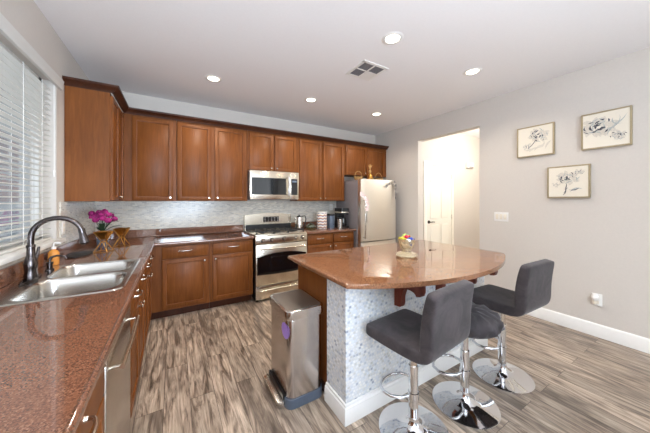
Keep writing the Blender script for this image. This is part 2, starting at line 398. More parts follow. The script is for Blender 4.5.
for x in (0.4, 1.7, 3.04, 4.34): b.box(x, x + 0.06, YB - 0.1, YB - 0.04, 0.0, 2.45)
b.box(0.4, 4.4, YB - 0.1, YB - 0.04, 2.39, 2.45).box(0.4, 4.4, YB - 0.1, YB - 0.04, 0.0, 0.06)
w2 = struct('window_2', b, 'white'); P('pane', B().box(0.46, 4.34, YB - 0.075, YB - 0.07, 0.06, 2.39), 'glass', w2)
# hallway beyond the doorway
struct('wall_hall_far', B().box(XR + 0.13, 7.4, 3.06, 3.2, 0, H), 'wall')
struct('wall_hall_end', B().box(7.28, 7.4, 0.6, 3.06, 0, H), 'wall')
struct('wall_hall_near', B().box(XR + 0.13, 7.4, 0.5, 0.6, 0, H), 'wall')
BP = [(0, 0), (0.018, 0), (0.018, 0.085), (0.014, 0.095), (0.013, 0.108), (0.007, 0.125), (0.0, 0.13)]
struct('baseboard_right', B().sweep([(XR, DY0), (XR, YB)], BP), 'white')
struct('baseboard_right_jamb', B().sweep([(XR, YW), (XR, DY1)], BP), 'white')
struct('baseboard_hall', B().sweep([(4.66, 3.06), (4.74, 3.06)], BP), 'white')
struct('baseboard_hall_far', B().sweep([(5.68, 3.06), (7.28, 3.06)], BP), 'white')
# hall door: six panels, jamb and lever
dx0, dx1 = 4.83, 5.60; dy = 3.06
b = B(); b.box(dx0 - 0.07, dx0, dy - 0.018, dy, 0, 2.11, 0.004).box(dx1, dx1 + 0.07, dy - 0.018, dy, 0, 2.11, 0.004).box(dx0, dx1, dy - 0.018, dy, 2.04, 2.11, 0.004)
struct('trim_1', b, 'door')
b = B(); b.box(dx0 + 0.004, dx1 - 0.004, dy - 0.012, dy + 0.02, 0.01, 2.035, 0.002)
fz = dy - 0.012
for (v0, v1) in ((0.20, 0.92), (1.04, 1.62), (1.72, 1.94)):
    for (u0, u1) in ((dx0 + 0.10, dx0 + 0.345), (dx0 + 0.425, dx1 - 0.10)):
        b.box(u0, u1, fz - 0.010, fz, v0, v1, 0.009, 1)
d1 = struct('door_1', b, 'door')
b = B(); b.cyl((dx0 + 0.065, fz, 0.98), (dx0 + 0.065, fz - 0.012, 0.98), 0.03, 0.028).cyl((dx0 + 0.065, fz - 0.01, 0.98), (dx0 + 0.065, fz - 0.05, 0.98), 0.010)
b.tube([(dx0 + 0.065, fz - 0.05, 0.98), (dx0 + 0.10, fz - 0.052, 0.982), (dx0 + 0.18, fz - 0.048, 0.978)], [0.010, 0.010, 0.007], 10)
P('handle', b, 'gunmetal', d1)
b = B()
for z in (0.25, 1.05, 1.85): b.cyl((dx1 - 0.002, fz - 0.004, z - 0.045), (dx1 - 0.002, fz - 0.004, z + 0.045), 0.008)
P('hinge', b, 'nickel', d1)
# window: frame, glass, sill board
b = B(); x0, x1 = -0.13, -0.085
b.box(x0, x1, WY0, WY0 + 0.05, WZ0, WZ1).box(x0, x1, WY1 - 0.05, WY1, WZ0, WZ1).box(x0, x1, WY0, WY1, WZ0, WZ0 + 0.05).box(x0, x1, WY0, WY1, WZ1 - 0.05, WZ1).box(x0, x1, 2.10, 2.15, WZ0, WZ1)
w1 = struct('window_1', b, 'white')
P('pane', B().box(-0.108, -0.104, WY0 + 0.05, WY1 - 0.05, WZ0 + 0.05, WZ1 - 0.05), 'glass', w1)
P('window_sill', B().box(-0.085, 0.045, WY0 - 0.04, WY1 + 0.06, WZ0 - 0.028, WZ0 + 0.002, 0.005), 'white', w1)
# outside the window
struct('ground_patio', B().box(-8, -0.16, -4, 9, -0.12, -0.06), 'ground')
struct('wall_garden', B().box(-4.4, -4.2, -4, 9, -0.06, 1.9), 'stucco')
# mosaic splash behind the counters
struct('wall_tile_back', B().box(0.010, XR - 1.03, YW - 0.010, YW - 0.0002, 1.0003, 1.370), 'tile')
b = B(); b.box(0.0, 0.010, WY1 + 0.06, YW - 0.0002, 1.0003, 1.370).box(0.0, 0.010, -0.6, WY1 + 0.06, 1.0003, WZ0 - 0.028)
struct('wall_tile_left', b, 'tile')

# ------------------------------------------------------------------ ceiling: can lights and vent
for i, (x, y) in enumerate(CANS):
    lab = ['recessed ceiling light in front of the corner wall cabinets, leftmost in the photo', 'recessed ceiling light above the kitchen range, middle of the rear row', 'recessed ceiling light near the refrigerator and the far corner',
           'recessed ceiling light closest to the camera, above the island', 'recessed ceiling light beside the right wall, in front of the doorway', 'recessed ceiling light above the sink side of the room, nearest the window blind'][i]
    t = thing('ceiling_light', lab, 'ceiling light', (x, y, H), 'recessed ceiling lights')
    P('trim_ring', B().lathe([(0.058, -0.0005), (0.062, -0.006), (0.082, -0.006), (0.092, -0.0005)], (x, y, H), 40), 'white', t)
    P('lens', B().lathe([(0.0005, -0.006), (0.058, -0.003), (0.058, -0.0005), (0.0005, -0.0005)], (x, y, H), 40), 'lamp', t)
vx0, vx1, vy0, vy1 = 2.46, 2.745, 1.955, 2.235
t = thing('ceiling_vent', 'square white four-way air vent in the ceiling', 'vent', ((vx0 + vx1) / 2, (vy0 + vy1) / 2, H))
cx, cy = (vx0 + vx1) / 2, (vy0 + vy1) / 2
b = B()
for r in ((vx0 - 0.02, vx1 + 0.02, vy0 - 0.02, vy0 + 0.012), (vx0 - 0.02, vx1 + 0.02, vy1 - 0.012, vy1 + 0.02), (vx0 - 0.02, vx0 + 0.012, vy0, vy1), (vx1 - 0.012, vx1 + 0.02, vy0, vy1), (cx - 0.009, cx + 0.009, vy0, vy1), (vx0, vx1, cy - 0.009, cy + 0.009)):
    b.box(*r, H - 0.0045, H - 0.0004)
P('frame', b, 'white', t)
P('duct_throat', B().box(vx0 + 0.01, vx1 - 0.01, vy0 + 0.01, vy1 - 0.01, H - 0.0022, H - 0.0006), 'vent_dark', t)
for qx, qy, dirn in ((0, 0, 1), (0, 1, 1), (1, 0, 1), (1, 1, -1)):
    b = B(); ax0 = vx0 + 0.014 if qx == 0 else cx + 0.011; ay0 = vy0 + 0.014 if qy == 0 else cy + 0.011
    wq = cx - 0.011 - vx0 - 0.014
    n = 7
    for k in range(n):
        yy = ay0 + (k + 0.5) * wq / n
        if (qx, qy) in ((1, 1),):
            b.prism([(ax0, yy - 0.010), (ax0 + wq, yy - 0.010), (ax0 + wq, yy + 0.009), (ax0, yy + 0.009)], H - 0.0042, H - 0.0032)
        else:
            b.box(ax0, ax0 + wq, yy - 0.002, yy + 0.002, H - 0.0042, H - 0.002)
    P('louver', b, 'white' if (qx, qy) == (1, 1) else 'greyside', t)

# ------------------------------------------------------------------ window blind
t = thing('window_blind', 'white horizontal slat blind covering the window over the sink', 'blind', (0.0, (WY0 + WY1) / 2, WZ0))
b = B(); n = 29; zt = WZ1 - 0.09; zb = WZ0 + 0.045
for i in range(n):
    z = zb + (zt - zb) * i / (n - 1)
    p = [(-0.072, z + 0.006), (-0.05, z + 0.010), (-0.025, z + 0.006), (-0.025, z + 0.0035), (-0.05, z + 0.0075), (-0.072, z + 0.0035)]
    lo = [b.bm.verts.new((x, WY0 + 0.02, zz)) for x, zz in p]; hi = [b.bm.verts.new((x, WY1 - 0.02, zz)) for x, zz in p]
    for k in range(6): b.bm.faces.new((lo[k], lo[(k + 1) % 6], hi[(k + 1) % 6], hi[k]))
    b.bm.faces.new(lo[::-1]); b.bm.faces.new(hi)
P('slats', b, 'blind', t)
b = B(); b.sweep([(0.0, WY1 + 0.07), (0.0, WY0 - 0.07)], [(-0.0, 2.318), (-0.020, 2.318), (-0.022, 2.335), (-0.022, 2.372), (-0.028, 2.380), (-0.028, 2.395), (0.0, 2.395)])
P('valance', b, 'blind', t)
P('bottom_rail', B().box(-0.075, -0.022, WY0 + 0.02, WY1 - 0.02, WZ0 + 0.004, WZ0 + 0.024, 0.004), 'blind', t)
for y in (1.52, 2.02, 2.46, 2.74):
    b = B(); b.tube([(-0.022, y, WZ0 + 0.02), (-0.022, y, WZ1 - 0.06)], 0.0016, 6).tube([(-0.075, y, WZ0 + 0.02), (-0.075, y, WZ1 - 0.06)], 0.0016, 6)
    P('ladder_cord', b, 'white', t)
b = B(); b.tube([(0.012, 2.84, 2.30), (0.012, 2.845, 1.95), (0.012, 2.845, 1.62)], 0.003, 6).cyl((0.012, 2.845, 1.62), (0.012, 2.845, 1.57), 0.007, 0.004, 10)
P('pull_cord', b, 'white', t)

# ------------------------------------------------------------------ cabinets
UB, UT = 1.372, 2.44
def upper(label, face, u0, u1, w, z0, doors, knobs, body, drop=0.0):
    """doors: list of (u0,u1); w = carcass face; body = xyz box"""
    x0, x1, y0, y1 = body
    o = thing('wall_cabinet', label, 'cabinet', ((x0 + x1) / 2, (y0 + y1) / 2, z0), 'brown wall cabinets')
    P('body', B().box(x0, x1, y0, y1, z0, UT - 0.03, 0.002, 1), 'wood', o)
    for (a, c), kside in zip(doors, knobs):
        d = P('door', B().panel(face, a, c, z0 + 0.010, 2.378, w, 0.02, 0.058), 'wood', o)
        ku = c - 0.03 if kside > 0 else a + 0.03
        sg = 1 if face[0] == '+' else -1; f = w + sg * 0.022
        p, out = ((ku, f, z0 + 0.045), (0, sg, 0)) if face[1] == 'y' else ((f, ku, z0 + 0.045), (sg, 0, 0))
        P('knob', knob(B(), p, out), 'nickel', d)
    return o
YF = 3.757
upper('tall wall cabinet on the window wall, its broad side toward the camera', '+x', 0, 0, 0.312, UB, [(3.125, 3.42), (3.432, 3.715)], [1, -1], (0.002, 0.312, 3.10, YF - 0.002))
upper('single-door wall cabinet in the inner corner above the counter', '-y', 0, 0, YF, UB, [(0.408, 0.826)], [1], (0.002, 0.862, YF, YW - 0.012))
upper('two-door wall cabinet between the corner cabinet and the microwave', '-y', 0, 0, YF, UB, [(0.872, 1.270), (1.314, 1.730)], [1, -1], (0.864, 1.758, YF, YW - 0.012))
upper('short two-door wall cabinet right above the microwave', '-y', 0, 0, YF, 1.826, [(1.782, 2.138), (2.168, 2.526)], [1, -1], (1.760, 2.550, YF, YW - 0.012))
upper('two-door wall cabinet between the microwave and the refrigerator', '-y', 0, 0, YF, UB, [(2.592, 2.994), (3.032, 3.456)], [1, -1], (2.552, 3.486, YF, YW - 0.012))
upper('short two-door wall cabinet above the refrigerator', '-y', 0, 0, YF, 1.846, [(3.512, 3.976), (4.010, 4.460)], [1, -1], (3.488, XR - 0.006, YF, YW - 0.002))
b = B(); b.sweep([(0.002, 3.10), (0.334, 3.10), (0.334, YF - 0.022), (XR - 0.004, YF - 0.022)],
                 [(-0.012, UT - 0.028), (0.001, UT - 0.042), (0.008, UT - 0.042), (0.012, UT - 0.028), (0.034, UT - 0.010), (0.052, UT + 0.004), (0.054, UT + 0.022), (-0.012, UT + 0.022)])
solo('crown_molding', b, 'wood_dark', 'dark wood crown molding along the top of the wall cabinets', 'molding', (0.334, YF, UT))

def lower(label, face, w, u0, u1, cols, body, toe, kn=None, hollow=False):
    x0, x1, y0, y1 = body
    o = thing('base_cabinet', label, 'cabinet', ((x0 + x1) / 2, (y0 + y1) / 2, 0), 'brown base cabinets')
    b = B()
    if hollow: b.box(x1 - 0.02, x1, y0, y1, 0.10, ZC - 0.036).box(x0, x1 - 0.02, y0, y1, 0.10, 0.12).box(x0, x1 - 0.02, y0, y0 + 0.018, 0.12, 0.69).box(x0, x1 - 0.02, y1 - 0.018, y1, 0.12, 0.69)
    else: b.box(x0, x1, y0, y1, 0.10, ZC - 0.036, 0.002, 1)
    P('body', b, 'wood', o)
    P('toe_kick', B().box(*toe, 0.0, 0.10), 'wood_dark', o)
    sg = 1 if face[0] == '+' else -1; f = w + sg * 0.023
    out = (0, sg, 0) if face[1] == 'y' else (sg, 0, 0); al = (1, 0, 0) if face[1] == 'y' else (0, 1, 0)
    for (a, c), k in zip(cols, kn):
        pt = (lambda u, z: (u, f, z)) if face[1] == 'y' else (lambda u, z: (f, u, z))
        d = P('drawer', B().panel(face, a, c, 0.705, 0.842, w, 0.02, flat=True), 'wood', o)
        P('pull_handle', arch_pull(B(), pt((a + c) / 2, 0.785), al, out), 'nickel', d)
        d = P('door', B().panel(face, a, c, 0.125, 0.690, w, 0.02, 0.058), 'wood', o)
        P('knob', knob(B(), pt(c - 0.03 if k > 0 else a + 0.03, 0.648), out), 'nickel', d)
    return o
YL = 3.470
lower('base cabinet with one drawer and door in the inner corner', '-y', YL, 0, 0, [(0.716, 1.190)], (0.004, 1.220, YL, YW - 0.004), (0.54, 1.220, YL + 0.07, YW - 0.01), kn=[1])
lower('base cabinet with one drawer and door left of the range', '-y', YL, 0, 0, [(1.252, 1.740)], (1.222, 1.760, YL, YW - 0.004), (1.222, 1.760, YL + 0.07, YW - 0.01), kn=[-1])
lower('base cabinet with two drawers between range and refrigerator', '-y', YL, 0, 0, [(2.590, 3.012), (3.056, 3.440)], (2.552, 3.478, YL, YW - 0.004), (2.552, 3.478, YL + 0.07, YW - 0.01), kn=[1, -1])
lower('two-drawer base cabinet on the sink wall next to the corner', '+x', 0.60, 0, 0, [(2.66, 3.00), (3.02, 3.38)], (0.004, 0.60, 2.622, YL - 0.002), (0.01, 0.53, 2.622, YL - 0.002), kn=[1, -1])
lower('base cabinet with two doors under the sink', '+x', 0.60, 0, 0, [(1.825, 2.195), (2.215, 2.60)], (0.004, 0.60, 1.802, 2.620), (0.01, 0.53, 1.802, 2.620), kn=[1, -1], hollow=True)
lower('base cabinet nearest the camera at the near end of the dishwasher', '+x', 0.60, 0, 0, [(0.56, 1.165), (-0.10, 0.54)], (0.004, 0.60, -0.60, 1.186), (0.01, 0.53, -0.60, 1.186), kn=[-1, 1])

# ------------------------------------------------------------------ countertops
# sink opening in the L-shaped top
SX0, SX1, SY0, SY1 = 0.075, 0.592, 1.735, 2.585
ct = thing('countertop', 'L-shaped red-brown granite countertop holding the sink', 'countertop', (0.3, 1.5, ZC - 0.035))
b = B(); cz0, cz1 = ZC - 0.035, ZC
ED = 0.647; YE = 3.413; XE = 1.765
ix0, ix1, iy0, iy1 = SX0 + 0.02, SX1 - 0.02, SY0 + 0.02, SY1 - 0.02
# flat top built as a grid of quads around the cut-out, rounded front edge
def edge_prof(o): return [(o, cz0), (o, cz0), ]
xs = [0.0015, ix0, ix1, ED - 0.014]
ys = [-0.6, iy0, iy1, YE + 0.014, YW - 0.0015]
for i in range(3):
    for j in range(4):
        if i == 1 and j == 1: continue
        for z, fl in ((cz1, 1), (cz0, 0)):
            q = [b.bm.verts.new(p) for p in ((xs[i], ys[j], z), (xs[i + 1], ys[j], z), (xs[i + 1], ys[j + 1], z), (xs[i], ys[j + 1], z))]
            b.bm.faces.new(q if fl else q[::-1])
for z in (cz1, cz0):
    q = [b.bm.verts.new(p) for p in ((ED - 0.014, YE + 0.014, z), (XE, YE + 0.014, z), (XE, YW - 0.0015, z), (ED - 0.014, YW - 0.0015, z))]; b.bm.faces.new(q)
for (a, c) in (((ix0, iy0), (ix1, iy0)), ((ix1, iy0), (ix1, iy1)), ((ix1, iy1), (ix0, iy1)), ((ix0, iy1), (ix0, iy0))):
    q = [b.bm.verts.new(p) for p in ((*a, cz0), (*c, cz0), (*c, cz1), (*a, cz1))]; b.bm.faces.new(q)
NOSE = [(-0.014, cz0), (-0.006, cz0), (-0.001, cz0 + 0.004), (0.0, cz0 + 0.010), (0.0, cz1 - 0.010), (-0.0025, cz1 - 0.004), (-0.007, cz1 - 0.0008), (-0.014, cz1)]
b.sweep([(ED, -0.6), (ED, YE), (XE, YE)], NOSE)
q = [b.bm.verts.new(p) for p in ((XE, YE + 0.014, cz0), (XE, YW - 0.002, cz0), (XE, YW - 0.002, cz1), (XE, YE + 0.014, cz1))]; b.bm.faces.new(q)
q = [b.bm.verts.new(p) for p in ((0.0015, -0.6, cz0), (ED - 0.014, -0.6, cz0), (ED - 0.014, -0.6, cz1), (0.0015, -0.6, cz1))]; b.bm.faces.new(q)
bmesh.ops.remove_doubles(b.bm, verts=b.bm.verts, dist=0.0004)
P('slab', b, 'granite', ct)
b = B(); b.box(0.0015, 0.022, -0.6, YW - 0.002, ZC + 0.0003, 1.0, 0.003, 1).box(0.022, XE, YW - 0.022, YW - 0.002, ZC + 0.0003, 1.0, 0.003, 1)
P('backsplash_strip', b, 'granite', ct)
b = B(); b.prism([(2.552, YE), (3.484, YE), (3.484, YW - 0.002), (2.552, YW - 0.002)], cz0, cz1, 0.008)
ct2 = thing('countertop', 'short red-brown granite countertop between range and refrigerator', 'countertop', (3.0, 3.7, cz0))
P('slab', b, 'granite', ct2); P('backsplash_strip', B().box(2.552, 3.484, YW - 0.022, YW - 0.002, ZC + 0.0003, 1.0, 0.003, 1), 'granite', ct2)

# ------------------------------------------------------------------ sink
t = thing('kitchen_sink', 'double-bowl stainless steel sink set into the granite under the window', 'sink', ((SX0 + SX1) / 2, (SY0 + SY1) / 2, ZC - 0.2))
YD = 2.165
def bowl(x0, x1, y0, y1, r, depth, n=7):
    b = B(); zs = [(0.0, ZC + 0.006, r), (0.004, ZC + 0.001, r), (0.008, ZC - 0.012, r), (0.014, ZC - depth + 0.05, r), (0.024, ZC - depth + 0.016, r), (0.05, ZC - depth, r * 0.9)]
    rings = []
    for off, z, rr in zs:
        rings.append([b.bm.verts.new((x, y, z)) for x, y in rrect(x0 + off, x1 - off, y0 + off, y1 - off, max(0.02, rr - off * 0.5), n)])
    for A, D in zip(rings, rings[1:]):
        for k in range(len(A)): b.bm.faces.new((A[k], A[(k + 1) % len(A)], D[(k + 1) % len(A)], D[k]))
    b.bm.faces.new(rings[-1]); return b
B1 = (0.150, 0.572, 1.757, YD - 0.010); B2 = (0.150, 0.572, YD + 0.010, 2.565)
P('bowl', bowl(*B1, 0.085, 0.19), 'sink', t); P('bowl', bowl(*B2, 0.085, 0.17), 'sink', t)
# rim: outer rounded rect with two bowl openings
b = B(); outer = rrect(SX0, SX1, SY0, SY1, 0.06, 7)
from mathutils.geometry import delaunay_2d_cdt
loops = [outer, rrect(*B1, 0.085, 7), rrect(*B2, 0.085, 7)]
pts, edges = [], []
for lp in loops:
    s0 = len(pts); pts += [Vector(p) for p in lp]; edges += [(s0 + i, s0 + (i + 1) % len(lp)) for i in range(len(lp))]
vo, eo, fo, *_ = delaunay_2d_cdt(pts, edges, [], 1, 1e-6)
def inside(p, lp):
    c = False; j = len(lp) - 1
    for i in range(len(lp)):
        if (lp[i][1] > p[1]) != (lp[j][1] > p[1]) and p[0] < (lp[j][0] - lp[i][0]) * (p[1] - lp[i][1]) / (lp[j][1] - lp[i][1]) + lp[i][0]: c = not c
        j = i
    return c
vm = [b.bm.verts.new((v.x, v.y, ZC + 0.006)) for v in vo]
for f in fo:
    c = sum((vo[i] for i in f), Vector((0, 0))) / len(f)
    if inside(c, loops[0]) and not inside(c, loops[1]) and not inside(c, loops[2]):
        b.bm.faces.new([vm[i] for i in f])
loose = [v for v in b.bm.verts if not v.link_faces]; bmesh.ops.delete(b.bm, geom=loose, context='VERTS')
lo = [b.bm.verts.new((x, y, ZC + 0.006)) for x, y in outer]
o2 = [b.bm.verts.new((x, y, ZC + 0.0003)) for x, y in rrect(SX0 - 0.006, SX1 + 0.006, SY0 - 0.006, SY1 + 0.006, 0.064, 7)]
for k in range(len(lo)): b.bm.faces.new((lo[k], lo[(k + 1) % len(lo)], o2[(k + 1) % len(lo)], o2[k]))
bmesh.ops.remove_doubles(b.bm, verts=b.bm.verts, dist=0.0003)
P('rim', b, 'sink', t)
for bb, dp in ((B1, 0.19), (B2, 0.17)):
    cx_, cy_ = (bb[0] + bb[1]) / 2, (bb[2] + bb[3]) / 2
    P('drain', B().lathe([(0.001, 0.001), (0.018, 0.001), (0.022, 0.004), (0.042, 0.004), (0.045, 0.0005)], (cx_, cy_, ZC - dp), 24), 'nickel', t)

# faucet
fx, fy = 0.100, 2.195; z0 = ZC + 0.0065
t = thing('faucet', 'tall arched dark metal pull-down faucet behind the sink', 'faucet', (fx, fy, z0))
b = B(); b.prism([(fx + 0.024 * c, fy + 0.125 * s) for c, s in circ(28)], z0, z0 + 0.012, 0.004)
P('base_plate', b, 'gunmetal', t)
P('body', B().lathe([(0.029, 0.011), (0.030, 0.03), (0.026, 0.05), (0.029, 0.075), (0.031, 0.10), (0.024, 0.13), (0.019, 0.145), (0.0175, 0.19), (0.020, 0.192), (0.020, 0.205), (0.0165, 0.21)], (fx, fy, z0), 24), 'gunmetal', t)
cxr, r = fx + 0.113, 0.113
pts = [(fx, fy, z0 + 0.205), (fx, fy, z0 + 0.25)]
for i in range(1, 13):
    a = PI - (PI * 0.90) * i / 12
    pts.append((cxr + r * math.cos(a), fy + 0.001 * i, z0 + 0.252 + r * math.sin(a) * 1.0))
P('spout', B().tube(pts, 0.0145, 14), 'gunmetal', t)
e = Vector(pts[-1]); dn = Vector((0.18, 0, -1)).normalized()
b = B(); b.cyl(e - dn * 0.004, e + dn * 0.022, 0.018, 0.018, 20).cyl(e + dn * 0.022, e + dn * 0.085, 0.0165, 0.026, 20).cyl(e + dn * 0.085, e + dn * 0.097, 0.026, 0.023, 20)
P('spray_head', b, 'gunmetal', t)
b = B(); b.cyl((fx, fy + 0.02, z0 + 0.095), (fx, fy + 0.055, z0 + 0.10), 0.014, 0.012, 14)
b.tube([(fx, fy + 0.052, z0 + 0.10), (fx + 0.004, fy + 0.066, z0 + 0.13), (fx + 0.008, fy + 0.082, z0 + 0.185)], [0.011, 0.009, 0.006], 10)
P('lever_handle', b, 'gunmetal', t)
# deck soap pump
sx, sy = 0.110, 2.43
t = thing('soap_pump', 'small dark metal soap pump mounted beside the faucet', 'soap dispenser', (sx, sy, z0))
P('base', B().lathe([(0.022, 0), (0.022, 0.008), (0.014, 0.014), (0.014, 0.04), (0.018, 0.044), (0.018, 0.056), (0.006, 0.058), (0.006, 0.075)], (sx, sy, z0), 20), 'gunmetal', t)
b = B(); b.tube([(sx, sy, z0 + 0.07), (sx + 0.008, sy, z0 + 0.088), (sx + 0.035, sy, z0 + 0.096), (sx + 0.075, sy, z0 + 0.088), (sx + 0.085, sy, z0 + 0.072)], [0.009, 0.008, 0.007, 0.006, 0.005], 10)
P('nozzle', b, 'gunmetal', t)
# soap bottle
bx, by = 0.064, 2.655
t = thing('soap_bottle', 'clear bottle of orange soap standing behind the sink by the window', 'bottle', (bx, by, ZC))
P('bottle', B().lathe([(0.026, 0), (0.030, 0.006), (0.030, 0.09), (0.022, 0.105), (0.012, 0.112), (0.012, 0.12)], (bx, by, ZC + 0.0005), 20), 'orange', t)
b = B(); b.lathe([(0.014, 0.119), (0.014, 0.135), (0.005, 0.138), (0.005, 0.158)], (bx, by, ZC), 16); b.tube([(bx, by, ZC + 0.158), (bx + 0.01, by, ZC + 0.165), (bx + 0.04, by, ZC + 0.158)], 0.006, 8)
P('pump_top', b, 'white', t)
# dark tray
b = B(); b.lathe([(0.001, 0.0), (0.075, 0.0), (0.090, 0.012), (0.093, 0.012), (0.080, -0.0), (0.078, -0.0005)][::1], (0.0, 0.0, 0.0), 36, cap=False)
b = B(); b.prism([(0.118 + 0.084 * c, 3.02 + 0.155 * s) for c, s in circ(40)], ZC + 0.0006, ZC + 0.012, 0.004)
solo('serving_tray', b, 'black', 'dark oval tray lying on the counter past the sink', 'tray', (0.118, 3.02, ZC))

# flowers in vase and two gold stands
vx, vy = 0.205, 3.40
t = thing('flower_arrangement', 'magenta flower bouquet in a small vase in the counter corner', 'flowers', (vx, vy, ZC))
P('vase', B().lathe([(0.034, 0), (0.042, 0.01), (0.046, 0.06), (0.036, 0.12), (0.026, 0.15), (0.032, 0.17), (0.028, 0.168), (0.022, 0.15), (0.022, 0.14)], (vx, vy, ZC + 0.0005), 24), 'bluegrey', t)
rng = random.Random(3)
heads = [(-0.04, 0.0, 0.325), (0.035, -0.01, 0.335), (0.0, -0.03, 0.345), (-0.075, -0.01, 0.31), (-0.03, 0.02, 0.355), (0.02, -0.01, 0.365), (0.065, 0.0, 0.325), (-0.045, -0.04, 0.285), (0.01, -0.05, 0.30), (0.05, -0.04, 0.275), (-0.01, 0.0, 0.33), (0.09, 0.03, 0.285), (-0.09, 0.03, 0.345)]
b = B()
for hx, hy, hz in heads: b.tube([(vx, vy, ZC + 0.14), (vx + hx * 0.4, vy + hy * 0.4, ZC + 0.22), (vx + hx, vy + hy, ZC + hz)], 0.0025, 6)
P('stems', b, 'leaf', t)
for hx, hy, hz in heads:
    b = B(); c = Vector((vx + hx, vy + hy, ZC + hz))
    for k in range(14):
        d = Vector((rng.uniform(-1, 1), rng.uniform(-1, 1), rng.uniform(-0.6, 1))).normalized()
        b.sph(c + d * 0.023, 0.017, 8, (1, 1, 0.3), d.to_track_quat('Z', 'Y').to_matrix().to_4x4())
    b.sph(c, 0.012, 8); P('blossom', b, 'pink', t)
b = B()
for a, ln, up in ((-0.3, 0.14, 0.12), (0.35, 0.16, 0.06), (2.6, 0.08, 0.05), (-1.5, 0.10, 0.10)):
    d = Vector((math.cos(a), math.sin(a), 0)); s_ = Vector((-d.y, d.x, 0)); base = Vector((vx, vy, ZC + 0.15))
    L_, R_, Mv = [], [], []
    for k in range(7):
        f = k / 6; p = base + d * ln * f + Vector((0, 0, up * math.sin(f * 2.0)))
        wv = 0.022 * math.sin(PI * min(1, f * 0.95 + 0.03)) + 0.002
        L_.append(b.bm.verts.new(p + s_ * wv + Vector((0, 0, 0.004)))); Mv.append(b.bm.verts.new(p)); R_.append(b.bm.verts.new(p - s_ * wv + Vector((0, 0, 0.004))))
    for k in range(6):
        b.bm.faces.new((L_[k], L_[k + 1], Mv[k + 1], Mv[k])); b.bm.faces.new((Mv[k], Mv[k + 1], R_[k + 1], R_[k]))
P('leaves', b, 'leaf', t)
def gold_stand(x, y, h, r, label):
    t = thing('candle_holder', label, 'candle holder', (x, y, ZC), 'gold candle holders')
    b = B(); n = 4; a0 = 0.5; z = ZC + 0.004
    ring = lambda rr, zz, off=0: [(x + rr * math.cos(a0 + off + 2 * PI * k / n), y + rr * math.sin(a0 + off + 2 * PI * k / n), zz) for k in range(n)]
    lo, mid, hi = ring(r, z), ring(r * 0.28, z + h * 0.5, PI / 4), ring(r, z + h)
    for k in range(n):
        k2 = (k + 1) % n
        for A, D in ((lo[k], lo[k2]), (hi[k], hi[k2]), (lo[k], mid[k]), (lo[k2], mid[k]), (hi[k], mid[k]), (hi[k2], mid[k]), (mid[k], mid[k2])): b.tube([A, D], 0.0032, 6)
    P('wire_frame', b, 'gold', t)
    b = B(); m0, m1 = ring(r * 0.28, z + h * 0.5 + 0.004, PI / 4), ring(r * 0.93, z + h)
    vlo = [b.bm.verts.new((x + r * 0.25 * c, y + r * 0.25 * s, z + h * 0.60)) for c, s in circ(n, 1, a0)]
    vhi = [b.bm.verts.new(p) for p in m1]; vin = [b.bm.verts.new((x + r * 0.8 * c, y + r * 0.8 * s, z + h * 0.985)) for c, s in circ(n, 1, a0)]
    vbot = [b.bm.verts.new((x + r * 0.2 * c, y + r * 0.2 * s, z + h * 0.68)) for c, s in circ(n, 1, a0)]
    for A, D in ((vlo, vhi), (vhi, vin), (vin, vbot)):
        for k in range(n): b.bm.faces.new((A[k], A[(k + 1) % n], D[(k + 1) % n], D[k]))
    b.bm.faces.new(vlo[::-1]); b.bm.faces.new(vbot)
    P('cup', b, 'gold', t)
    P('candle', B().cyl((x, y, z + h * 0.70), (x, y, z + h * 0.98), r * 0.22, n=16), 'orange', t)
gold_stand(0.268, 3.10, 0.185, 0.075, 'gold wire candle holder in front of the magenta flowers')
gold_stand(0.365, 3.36, 0.185, 0.075, 'gold wire candle holder to the right of the flowers')
# outlets on the tile
def outlet(face, u, z, label, kind='outlet'):
    if face == '+x':
        t = thing('wall_outlet', label, 'outlet', (0.010, u, z)); f = 0.0102
        P('plate', B().box(f, f + 0.005, u - 0.036, u + 0.036, z - 0.058, z + 0.058, 0.002), 'white', t)
        for dz in (-0.02, 0.02): P('socket', B().box(f + 0.004, f + 0.0065, u - 0.016, u + 0.016, z + dz - 0.014, z + dz + 0.014, 0.001), 'canvas', t)
    elif face == '-y':
        f = YW - 0.0102; t = thing('wall_outlet', label, 'outlet', (u, f, z))
        P('plate', B().box(u - 0.036, u + 0.036, f - 0.005, f, z - 0.058, z + 0.058, 0.002), 'white', t)
        for dz in (-0.02, 0.02): P('socket', B().box(u - 0.016, u + 0.016, f - 0.0065, f - 0.004, z + dz - 0.014, z + dz + 0.014, 0.001), 'canvas', t)
    return t
outlet('+x', 3.04, 1.145, 'white outlet plate on the tile beside the sink window')
outlet('-y', 3.40, 1.25, 'white outlet plate on the tile above the coffee maker')

# ------------------------------------------------------------------ dishwasher
t = thing('dishwasher', 'stainless steel dishwasher under the granite counter near the sink', 'dishwasher', (0.3, 1.49, 0))
P('body', B().box(0.02, 0.590, 1.192, 1.796, 0.10, 0.69), 'black', t)
P('toe_panel', B().box(0.02, 0.53, 1.20, 1.79, 0.0, 0.098), 'black', t)
d = P('door', B().box(0.592, 0.622, 1.196, 1.792, 0.105, 0.775, 0.005), 'steel', t)
P('control_panel', B().box(0.592, 0.624, 1.196, 1.792, 0.780, 0.856, 0.005), 'steel', t)
b = B(); b.tube([(0.66, 1.25, 0.735), (0.664, 1.49, 0.735), (0.66, 1.74, 0.735)], 0.010, 10)
for y in (1.26, 1.73): b.cyl((0.621, y, 0.735), (0.66, y, 0.735), 0.007, n=10)
P('handle', b, 'steel_h', d)

